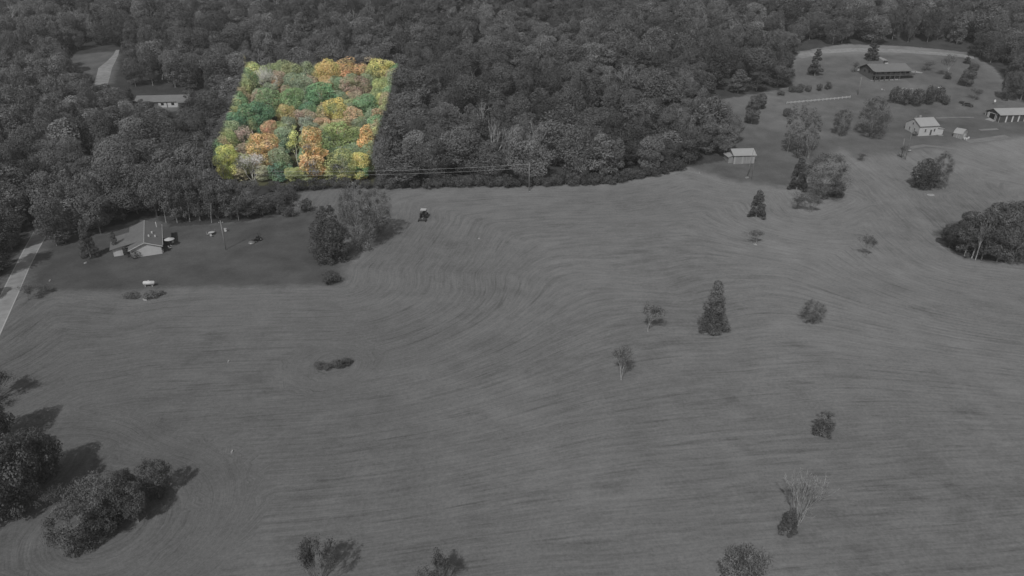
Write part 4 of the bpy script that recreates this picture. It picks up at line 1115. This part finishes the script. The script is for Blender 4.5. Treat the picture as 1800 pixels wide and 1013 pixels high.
part('drum', PALE, o, tubes_=([((0, 0, -.1), (0, 0, .45), .36, .38), ((0, 0, .45), (0, 0, 1.0), .38, .36)], 12), smooth=True); part('lid', STEEL, o, tubes_=([((0, 0, 1.001), (0, 0, 1.05), .38, .37)], 12))
P = at(372, 413); o = thing('garden_table', 'white round garden table in the yard left of the utility pole', 'table', P)
part('table_top', CANVAS, o, tubes_=([((0, 0, .72), (0, 0, .78), .75, .75)], 16)); part('leg', STEEL, o, tubes_=([((0, 0, -.1), (0, 0, .719), .06, .05)], 8))
for du, dv, rz, nm in ((-6, 1, 1.6, 'left of'), (5, -3, -1.8, 'right of'), (0, 4, 3.1, 'in front of')):
    chair(at(372 + du, 413 + dv), rz, 'white chair %s the round garden table' % nm)
def mower(u_, v_, rz, label):
    P = at(u_, v_); o = thing('riding_mower', label, 'mower', P, rz)
    part('hood', DPAINT, o, boxes=[(-.42, .42, -1.5, -.3, .5, 1.05)], bevel=.12); part('seat', RUBBER, o, boxes=[(-.28, .28, .3, .8, .75, .85), (-.28, .28, .801, .9, .85, 1.35)], bevel=.03)
    part('body', DPAINT, o, boxes=[(-.5, .5, -.29, 1.1, .4, .74)], bevel=.05)
    part('mower_deck', STEEL, o, tubes_=([((0, -1.9, .15), (0, -1.9, .42), .95, .82)], 16)); part('roll_bar', DPAINT, o, boxes=[(-.5, -.42, .9, .98, .75, 2.0), (.42, .5, .9, .98, .75, 2.0), (-.5, .5, .9, .98, 2.001, 2.08)])
    part('steering_wheel', RUBBER, o, tubes_=([((0, 0, 1.2), (0, .04, 1.24), .22, .22)], 12))
    for x in (-.62, .62):
        r_ = part('wheel', RUBBER, o, tubes_=(wheel_segs(x, .7, .48, .48, .3), 16)); part('rim', PALE, r_, tubes_=(wheel_segs(x + (.16 if x > 0 else -.16), .7, .48, .2, .03), 12))
        r_ = part('wheel', RUBBER, o, tubes_=(wheel_segs(x, -1.0, .3, .3, .22), 14)); part('rim', PALE, r_, tubes_=(wheel_segs(x + (.12 if x > 0 else -.12), -1.0, .3, .13, .03), 10))
mower(452, 424, -.5, 'dark riding mower with pale front deck parked in the yard')

# --- tractor on the field
P = at(745, 383); o = thing('tractor', 'dark tractor with white canopy mowing at the top of the field', 'tractor', P, -.06)
part('hood', DPAINT, o, boxes=[(-.42, .42, .9, 2.9, .85, 1.55)], bevel=.1); part('chassis', DPAINT, o, boxes=[(-.3, .3, -.6, 2.7, .5, .849)]); part('seat', RUBBER, o, boxes=[(-.28, .28, -.5, 0, 1.15, 1.25), (-.28, .28, -.62, -.501, 1.2, 1.7)])
part('fender', DPAINT, o, boxes=[(-1.05, -.45, -.8, .5, 1.5, 1.6), (.45, 1.05, -.8, .5, 1.5, 1.6)], bevel=.03)
for x, y in ((-.62, -.6), (.56, -.6), (-.62, .75), (.56, .75)): part('canopy_post', STEEL, o, boxes=[(x, x + .06, y, y + .06, 1.3, 2.549)])
part('canopy', CANVAS, o, boxes=[(-.85, .85, -.9, .95, 2.55, 2.66)], bevel=.04); part('exhaust_pipe', STEEL, o, tubes_=([((.3, 2.0, 1.4), (.3, 2.0, 2.75), .06, .05)], 8))
part('steering_wheel', RUBBER, o, tubes_=([((0, .55, 1.6), (0, .6, 1.65), .24, .24)], 12))
for x in (-.85, .85):
    r_ = part('wheel', RUBBER, o, tubes_=(wheel_segs(x, -.15, .8, .8, .42), 20)); part('rim', STEEL, r_, tubes_=(wheel_segs(x + math.copysign(.22, x), -.15, .8, .4, .04), 14))
    r_ = part('wheel', RUBBER, o, tubes_=(wheel_segs(x * .85, 2.3, .45, .45, .28), 16)); part('rim', STEEL, r_, tubes_=(wheel_segs(x * .85 + math.copysign(.15, x), 2.3, .45, .22, .04), 12))
P2 = P + Vector((-.1, -2.3, 0)); o = thing('mower_deck', 'wide dark mower deck hitched behind the tractor', 'mower', (P2.x, P2.y, gz(P2.x, P2.y)), -.06)
part('deck', DPAINT, o, boxes=[(-1.25, 1.25, -.9, .6, .25, .5)], bevel=.06); part('hitch', STEEL, o, boxes=[(-.08, .08, .601, 1.5, .4, .52)]); part('gearbox', STEEL, o, boxes=[(-.25, .25, -.3, .25, .501, .8)], bevel=.04)
for x in (-1.05, 1.05): part('wheel', RUBBER, o, tubes_=(wheel_segs(x, -1.15, .28, .28, .18), 14))

# --- metal shed
t, W = bld('metal_shed', 'small pale metal shed at the right end of the wood', 'shed', (1289, 288.6), (1325.5, 287.2))
D = 6.5; hw, hr = 3.3, 4.7
part('wall', METAL2, t, quads=[gable_walls(W, D, hw, hr)]); rf = part('roof', METAL, t, quads=gable_roof(W, D, hw, hr, 'x', .45, .1))
part('ridge_cap', PALE, rf, boxes=[(-.5, W + .5, D / 2 - .12, D / 2 + .12, hr + .065, hr + .1)])
for x in (.25, W * .42, W * .95): part('wall_panel', METAL, t, boxes=[(x - .28, x + .28, -.05, -.003, -1, hw - .25)])
for x in (W * .60, W * .78): part('post', METAL, t, boxes=[(x - .08, x + .08, -.07, -.003, -1, hw - .25)])
part('lean_to', METAL2, t, boxes=[(-1.6, -.003, 1.0, D - .5, -1, 2.4)]); part('lean_to_roof', METAL, t, quads=[slab((-1.9, .7, 2.3), (-.01, .7, 2.95), (-.01, D - .2, 2.95), (-1.9, D - .2, 2.3), .09)])
# small bits round the shed
P = at(1313, 313); o = thing('concrete_block', 'pale block at the foot of the leaning pole', 'block', P, .5); part('block', CONC, o, boxes=[(-.6, .6, -.35, .35, -.2, .35)], bevel=.03); part('bracket', STEEL, o, boxes=[(-.1, .1, -.1, .1, .351, .6)])

# --- white farmhouse
t, W = bld('farmhouse', 'white two storey farmhouse with pale metal roof on the right', 'house', (1613.6, 239.6), (1646, 237.6))
bk = at(1600.6, 232); D = 8.0; hw, hr = 4.0, 6.2
part('wall', WHITE, t, quads=[gable_walls(W, D, hw, hr)]); rf = part('roof', METAL, t, quads=gable_roof(W, D, hw, hr, 'x', .3, .12)); part('ridge_cap', PALE, rf, boxes=[(-.3, W + .3, D / 2 - .1, D / 2 + .1, hr + .065, hr + .11)])
part('gutter', STEEL, t, boxes=[(-.3, W + .3, -.42, -.31, hw - .3, hw - .19)]); part('chimney', STONE, rf, boxes=[(W * .3, W * .3 + .6, D / 2 + .3, D / 2 + .9, hr - .6, hr + .9)])
for x in (W * .33, W * .82): window(t, 'f', x, 1.5, .7, 1.2, WHITE2, GLASS)
part('door', DARKW, t, boxes=[(W * .6, W * .6 + .75, -.06, -.003, .2, 2.3)]); window(t, 'l', 2.6, 1.4, .7, 1.2, WHITE2, GLASS); window(t, 'l', 5.4, 1.4, .7, 1.2, WHITE2, GLASS); window(t, 'l', 4.0, 3.7, .7, .9, WHITE2, GLASS)
part('annex_wall', WHITE, t, boxes=[(W + .003, W + 2.9, .3, 6.0, -1, 2.4)]); part('annex_roof', METAL, t, quads=[slab((W + .35, .0, 2.75), (W + 3.2, .0, 2.45), (W + 3.2, 6.3, 2.45), (W + .35, 6.3, 2.75), .1)])
part('step', CONC, t, boxes=[(W + .4, W + 2.2, -1.1, .29, -.6, .15)])

# --- small gambrel barn
t, W = bld('garden_barn', 'small grey barn shaped shed right of the white farmhouse', 'shed', (1675, 240.5), (1689.5, 245))
D = 3.9; pf = [(0, 2.0), (.55, 3.0), (D / 2, 3.6), (D - .55, 3.0), (D, 2.0)]
V = [(0, y, z) for y, z in pf] + [(W, y, z) for y, z in pf] + [(0, 0, -1), (0, D, -1), (W, 0, -1), (W, D, -1)]
part('wall', METAL2, t, quads=[(V, [(10, 0, 1, 2, 3, 4, 11)[::-1], (12, 5, 6, 7, 8, 9, 13), (10, 12, 5, 0), (11, 4, 9, 13)])])
part('roof', METAL, t, quads=[slab((-.2, y0, z0 + .1), (W + .2, y0, z0 + .1), (W + .2, y1, z1 + .1), (-.2, y1, z1 + .1), .08) for (y0, z0), (y1, z1) in zip([(-.12, 1.8)] + pf[1:], pf[1:] + [(D + .12, 1.8)]) if y1 > y0][:4])
part('door', WHITE2, t, boxes=[(W + .003, W + .06, 1.2, 2.7, 0, 1.9)]); part('door_trim', PALE, t, boxes=[(W * .4, W * .4 + .1, -.05, -.003, 0, 1.9), (W * .4 + .8, W * .4 + .9, -.05, -.003, 0, 1.9)])
for k, (u_, v_, nm) in enumerate(((1695, 246, 'left'), (1698.5, 246.5, 'middle'), (1702, 245, 'right'))):
    o = thing('drum', '%s one of three pale drums in front of the small barn shed' % nm, 'barrel', at(u_, v_), 0, 'drums by the small barn shed')
    part('drum_body', PALE, o, tubes_=([((0, 0, -.1), (0, 0, 1.0), .3, .3)], 12), smooth=True); part('lid', STEEL, o, tubes_=([((0, 0, 1.001), (0, 0, 1.04), .31, .3)], 12))

# --- striped barn at the right edge
t, W = bld('pole_barn', 'long dark barn with pale roof and white stripes at the right edge', 'barn', (1755.5, 216), (1800, 213.2))
Lb = W * 1.55; D = 8.6; hw, hr = 3.3, 4.9
part('wall', DARKW, t, quads=[gable_walls(Lb, D, hw, hr)]); rf = part('roof', METAL, t, quads=gable_roof(Lb, D, hw, hr, 'x', .5, .12)); part('ridge_cap', PALE, rf, boxes=[(-.5, Lb + .5, D / 2 - .12, D / 2 + .12, hr + .065, hr + .1)])
for i in range(5):
    x = 2.9 + 2.75 * i
    if x < Lb: part('wall_stripe', PALE, t, boxes=[(x - .3, x + .3, -.06, -.003, -1, hw - .3)])
for y in (.25, 2.1, 6.6, 8.3): part('gable_stripe', PALE, t, boxes=[(-.06, -.003, y - .12, y + .12, -1, hw - .05)])
part('doorway', DARK, t, boxes=[(-.05, -.004, 2.9, 6.0, -.5, 2.9)]); part('door_frame', PALE, t, boxes=[(-.09, -.004, 2.7, 2.899, -.5, 3.1), (-.09, -.004, 6.001, 6.2, -.5, 3.1), (-.09, -.004, 2.9, 6.0, 2.901, 3.1)])
part('sliding_door', WHITE2, t, boxes=[(-.16, -.1, 6.0, 7.2, -.4, 3.0)])
apron = drape('concrete_apron', [at(1731, 210).xy, at(1744, 206).xy], [at(1746, 214.5).xy, at(1750, 212).xy], CONC, .06, sub=3)
P = at(1747, 184); o = thing('satellite_dish', 'pale round dish on a post behind the striped barn', 'dish', P); o.scale = (.6, .6, .8); part('post', STEEL, o, tubes_=([((0, 0, -.2), (0, 0, 1.8), .05, .05)], 6)); part('dish', PALE, o, tubes_=([((0, 0, 1.9), (0, -.25, 2.0), .2, .75)], 16))

def car(u_, v_, rz, body, label):
    P = at(u_, v_); o = thing('parked_car', label, 'car', P, rz)
    pr = [(-2.1, .35), (-2.15, .75), (-1.5, .88), (-.8, .98), (1.5, 1.0), (2.1, .9), (2.15, .4)]
    def ext(pf, y0, y1):
        n = len(pf); V = [(x, y0, z) for x, z in pf] + [(x, y1, z) for x, z in pf]
        return (V, [tuple(range(n)), tuple(range(2 * n - 1, n - 1, -1))] + [(i, n + i, n + (i + 1) % n, (i + 1) % n) for i in range(n)])
    part('body', body, o, quads=[ext(pr, -.85, .85)], bevel=.08)
    cb = part('cabin', GLASS, o, quads=[ext([(-.9, .99), (-.25, 1.42), (1.05, 1.42), (1.6, 1.0)], -.72, .72)]); part('roof_panel', body, cb, boxes=[(-.25, 1.05, -.68, .68, 1.421, 1.47)], bevel=.03)
    for x in (-1.35, 1.35):
        for y in (-.86, .86):
            w_ = part('wheel', RUBBER, o, tubes_=([((x, y - .1, .32), (x, y + .1, .32), .33, .33)], 16)); part('rim', STEEL, w_, tubes_=([((x, y + math.copysign(.101, y), .32), (x, y + math.copysign(.12, y), .32), .2, .19)], 12))
    for y in (-.6, .6): part('headlight', PALE, o, boxes=[(-2.2, -2.14, y - .18, y + .18, .58, .72)])
car(1701, 187, 2.5, DPAINT, 'dark car parked on the lawn left of the striped barn')
P = at(1690, 182); o = thing('small_trailer', 'small dark open trailer just behind the dark parked car', 'trailer', P, 2.5)
part('bed', DPAINT, o, boxes=[(-1, 1, -.7, .7, .4, .5), (-1, 1, -.7, -.65, .501, .85), (-1, 1, .65, .7, .501, .85)]); part('drawbar', STEEL, o, boxes=[(-1.9, -1.001, -.04, .04, .4, .48)])
for y in (-.8, .8): part('wheel', RUBBER, o, tubes_=([((0, y - .08, .3), (0, y + .08, .3), .3, .3)], 14))
P = at(1598, 267); o = thing('wheelbarrow', 'small pale cart right of the tall thin pole', 'cart', P, .6)
part('tray', PALE, o, boxes=[(-.5, .6, -.35, .35, .35, .65)], bevel=.05); part('wheel', RUBBER, o, tubes_=([((.85, -.05, .2), (.85, .05, .2), .22, .22)], 12)); part('handle', WOOD, o, boxes=[(-1.2, -.501, -.3, -.25, .4, .45), (-1.2, -.501, .25, .3, .4, .45)])
for (u_, v_, sx, lab) in ((1636, 343, 1.5, 'flat pale stone slab below the dark tree in the right field'), (1657, 331, 1.2, 'pale stone slab right of the dark tree in the right field'), (1449, 349, .9, 'small pale stone at the foot of the rounded clump'),
        (1478, 345, 1.0, 'flat pale stone right of the rounded clump'), (1327, 430, .8, 'pale stone under the faint sapling below the cedar'), (842, 420, .45, 'small white stone in the field right of the tractor'), (402, 636, .4, 'small white stone in the left field'),
        (255, 526, 1.3, 'pale flat stone in the weeds below the white tank'), (88, 494, .5, 'small pale stone near the road end of the yard'), (150, 463, .6, 'small pale stone below the grey evergreen'), (408, 795, .4, 'white stone in the lower field'),
        (1229, 304, .6, 'pale stump in the grass left of the leaning pole'), (931, 337, .35, 'white marker stone at the foot of the field edge pole')):
    P = at(u_, v_); o = thing('stone', lab, 'stone', P, random.uniform(0, 3))
    rs = np.random.RandomState(int(u_)); n = 9
    top = [(sx * math.cos(i * 6.283 / n) * rs.uniform(.5, .8), sx * .55 * math.sin(i * 6.283 / n) * rs.uniform(.5, .8), .22 * rs.uniform(.8, 1.3)) for i in range(n)]
    bot = [(x * 1.35, y * 1.35, -.15) for x, y, z in top]
    part('stone', STONE, o, quads=[(top + bot, [tuple(range(n))] + [(i, n + i, n + (i + 1) % n, (i + 1) % n)[::-1] for i in range(n)])])

# --- long house with the veranda
t, W = bld('veranda_house', 'long brown two storey house with veranda below the gravel drive', 'house', (1532, 141.5), (1597, 136))
D = 10.5; hw, hr = 4.6, 6.7; Wl = W * .72
part('wall', BROWNW, t, quads=[gable_walls(W, D, hw, hr, z0=-1.5)])
rf = part('roof', SHING2, t, quads=gable_roof(W, D, hw, hr, 'x', .6, .16)); part('verge_board', DARK, t, quads=[slab((-.68, -.6, hw - .25), (-.61, -.6, hw - .25), (-.61, D / 2, hr + .08), (-.68, D / 2, hr + .08), .3), slab((-.68, D / 2, hr + .08), (-.61, D / 2, hr + .08), (-.61, D + .6, hw - .25), (-.68, D + .6, hw - .25), .3)])
part('chimney', DARKW, rf, boxes=[(W * .48, W * .48 + 1.3, D / 2 + .4, D / 2 + 1.6, hr - .8, hr + 1.2)]); part('chimney_base', PALE, rf, boxes=[(W * .48 - .1, W * .48 + 1.4, D / 2 - .15, D / 2 + .35, hr - .5, hr + .35)])
part('porch_roof', SHING2, t, quads=[slab((-.6, -2.6, hw - .35), (W + 1.5, -2.6, hw - .35), (W + 1.5, -.62, hw - .16), (-.6, -.62, hw - .16), .12)])
part('balcony_floor', BROWNW, t, boxes=[(-.2, W + 1.2, -2.4, -.003, 2.2, 2.4)])
part('balcony_rail', BROWNW, t, boxes=[(-.2, W + 1.2, -2.4, -2.33, 3.1, 3.2), (-.2, W + 1.2, -2.4, -2.34, 2.55, 2.62)])
nb = 8
for i in range(nb + 1):
    x = -.1 + (W + 1.1) * i / nb
    part('porch_post', BROWNW, t, boxes=[(x, x + .16, -2.32, -2.16, 2.401, hw - .5)])
    if i < nb:
        part('baluster', BROWNW, t, boxes=[(x + .2 + k * .34, x + .26 + k * .34, -2.39, -2.35, 2.621, 3.099) for k in range(int((W + 1.1) / nb / .34) - 1)])
    if x < Wl: part('lower_post', BROWNW, t, boxes=[(x, x + .3, -2.3, -2.0, -1.2, 2.199)])
for i in range(6):
    x = 1.5 + (W - 2.6) * i / 5
    window(t, 'f', x, 2.75, 1.6, 1.3, BROWNW, GLASS)
    if x < Wl: window(t, 'f', x, .25, 1.9, 1.6, BROWNW, GLASS)
window(t, 'l', 3.0, 3.0, 1.3, 1.1, BROWNW, GLASS); window(t, 'l', 6.4, 3.0, 1.3, 1.1, BROWNW, GLASS)
a_, b_, c_, d_ = at(1530, 142.5).xy, at(1583, 141.5).xy, at(1533, 137.5).xy, at(1579, 137).xy
drape('patio', [a_, b_], [c_, d_], CONC, .10, sub=6)
drape('side_patio', [at(1506, 124.5).xy, at(1524, 133).xy], [at(1509, 121.5).xy, at(1526, 129).xy], CONC, .12, sub=4)
drape('side_path', [at(1602, 124).xy, at(1622, 128).xy], [at(1602, 128).xy, at(1620, 129.5).xy], CONC, .12, sub=4)
P = at(1541, 141.5); chair(P, .4, 'white chair on the patio of the veranda house'); 
for k, (u_, v_) in enumerate(((1550, 160), (1554, 160.5))):
    chair(at(u_, v_), 1.2 * k, '%s of two pale chairs on the lawn below the veranda house' % ('left' if k == 0 else 'right'))
for i in range(7):
    o = thing('garden_stone', '%s of the pale stones bordering the bed above the shrub row' % ORD[i], 'stone', at(1584 + 3.2 * i, 156.5 - .8 * math.sin(i)), i, 'stones bordering the bed')
    part('stone', STONE, o, boxes=[(-.35, .35, -.25, .25, -.2, .35)], bevel=.12)

# --- rail fence
t0 = at(1383, 183); t1 = at(1494, 172.5); o = thing('rail_fence', 'low pale rail fence crossing the lawn above the slender trees', 'fence', t0, 0)
n = 16; pts = []
for i in range(n + 1):
    p = t0.lerp(t1, i / n); pts.append(Vector((p.x, p.y, gz(p.x, p.y))) - t0)
for i in range(n + 1): part('post', WHITE2, o, boxes=[(pts[i].x - .09, pts[i].x + .09, pts[i].y - .09, pts[i].y + .09, pts[i].z - .3, pts[i].z + 1.0)])
for i in range(n):
    for z in (.35, .7):
        a, b = pts[i], pts[i + 1]; part('rail', WHITE2, o, tubes_=([((a.x, a.y, a.z + z), (b.x, b.y, b.z + z), .08, .08)], 4))

# --- half hidden house in the wood, top left
t, W = bld('ranch_house', 'long low house half hidden by trees at the upper left', 'house', (241, 190), (332, 188))
D = 7.5; hw, hr = 2.7, 4.6
part('wall', BROWNW, t, quads=[gable_walls(W, D, hw, hr)]); part('roof', SHING2, t, quads=gable_roof(W, D, hw, hr, 'x', .5, .14))
part('front_panel', WHITE2, t, boxes=[(W * .42, W * .58, -.06, -.003, -.8, hw - .3), (W * .60, W * .80, -.06, -.003, -.8, hw - .3)])
part('porch_roof', SHING2, t, quads=[slab((W * .8, -2.2, hw - .4), (W + .5, -2.2, hw - .4), (W + .5, -.52, hw - .1), (W * .8, -.52, hw - .1), .12)]); part('chimney', STONE, t, boxes=[(W * .9, W * .9 + 1, D + .003, D + .9, -1, hr + .8)])
for x in (W * .12, W * .26, W * .5, W * .7): window(t, 'f', x, .9, 1.3, 1.1, WHITE2, GLASS) if x < W * .4 else part('window', GLASS, t, boxes=[(x - .6, x + .6, -.1, -.0605, .9, 1.9)])

# --- the air: thin scattering volume added to lift the dark tones
V, Fc = solid(boxes=[(-1300, 1300, -60, 1700, -8, 170)])
me = bpy.data.meshes.new('added_haze'); me.from_pydata(V, [], Fc)
hm = bpy.data.materials.new('added_haze'); hm.use_nodes = True; hn = hm.node_tree; hn.nodes.clear()
pv = hn.nodes.new('ShaderNodeVolumePrincipled'); pv.inputs['Color'].default_value = (.9, .9, .9, 1); pv.inputs['Density'].default_value = HAZE; pv.inputs['Anisotropy'].default_value = .1
ho = hn.nodes.new('ShaderNodeOutputMaterial'); hn.links.new(pv.outputs[0], ho.inputs['Volume']); me.materials.append(hm)
mesh_obj('added_haze', me, kind='stuff')
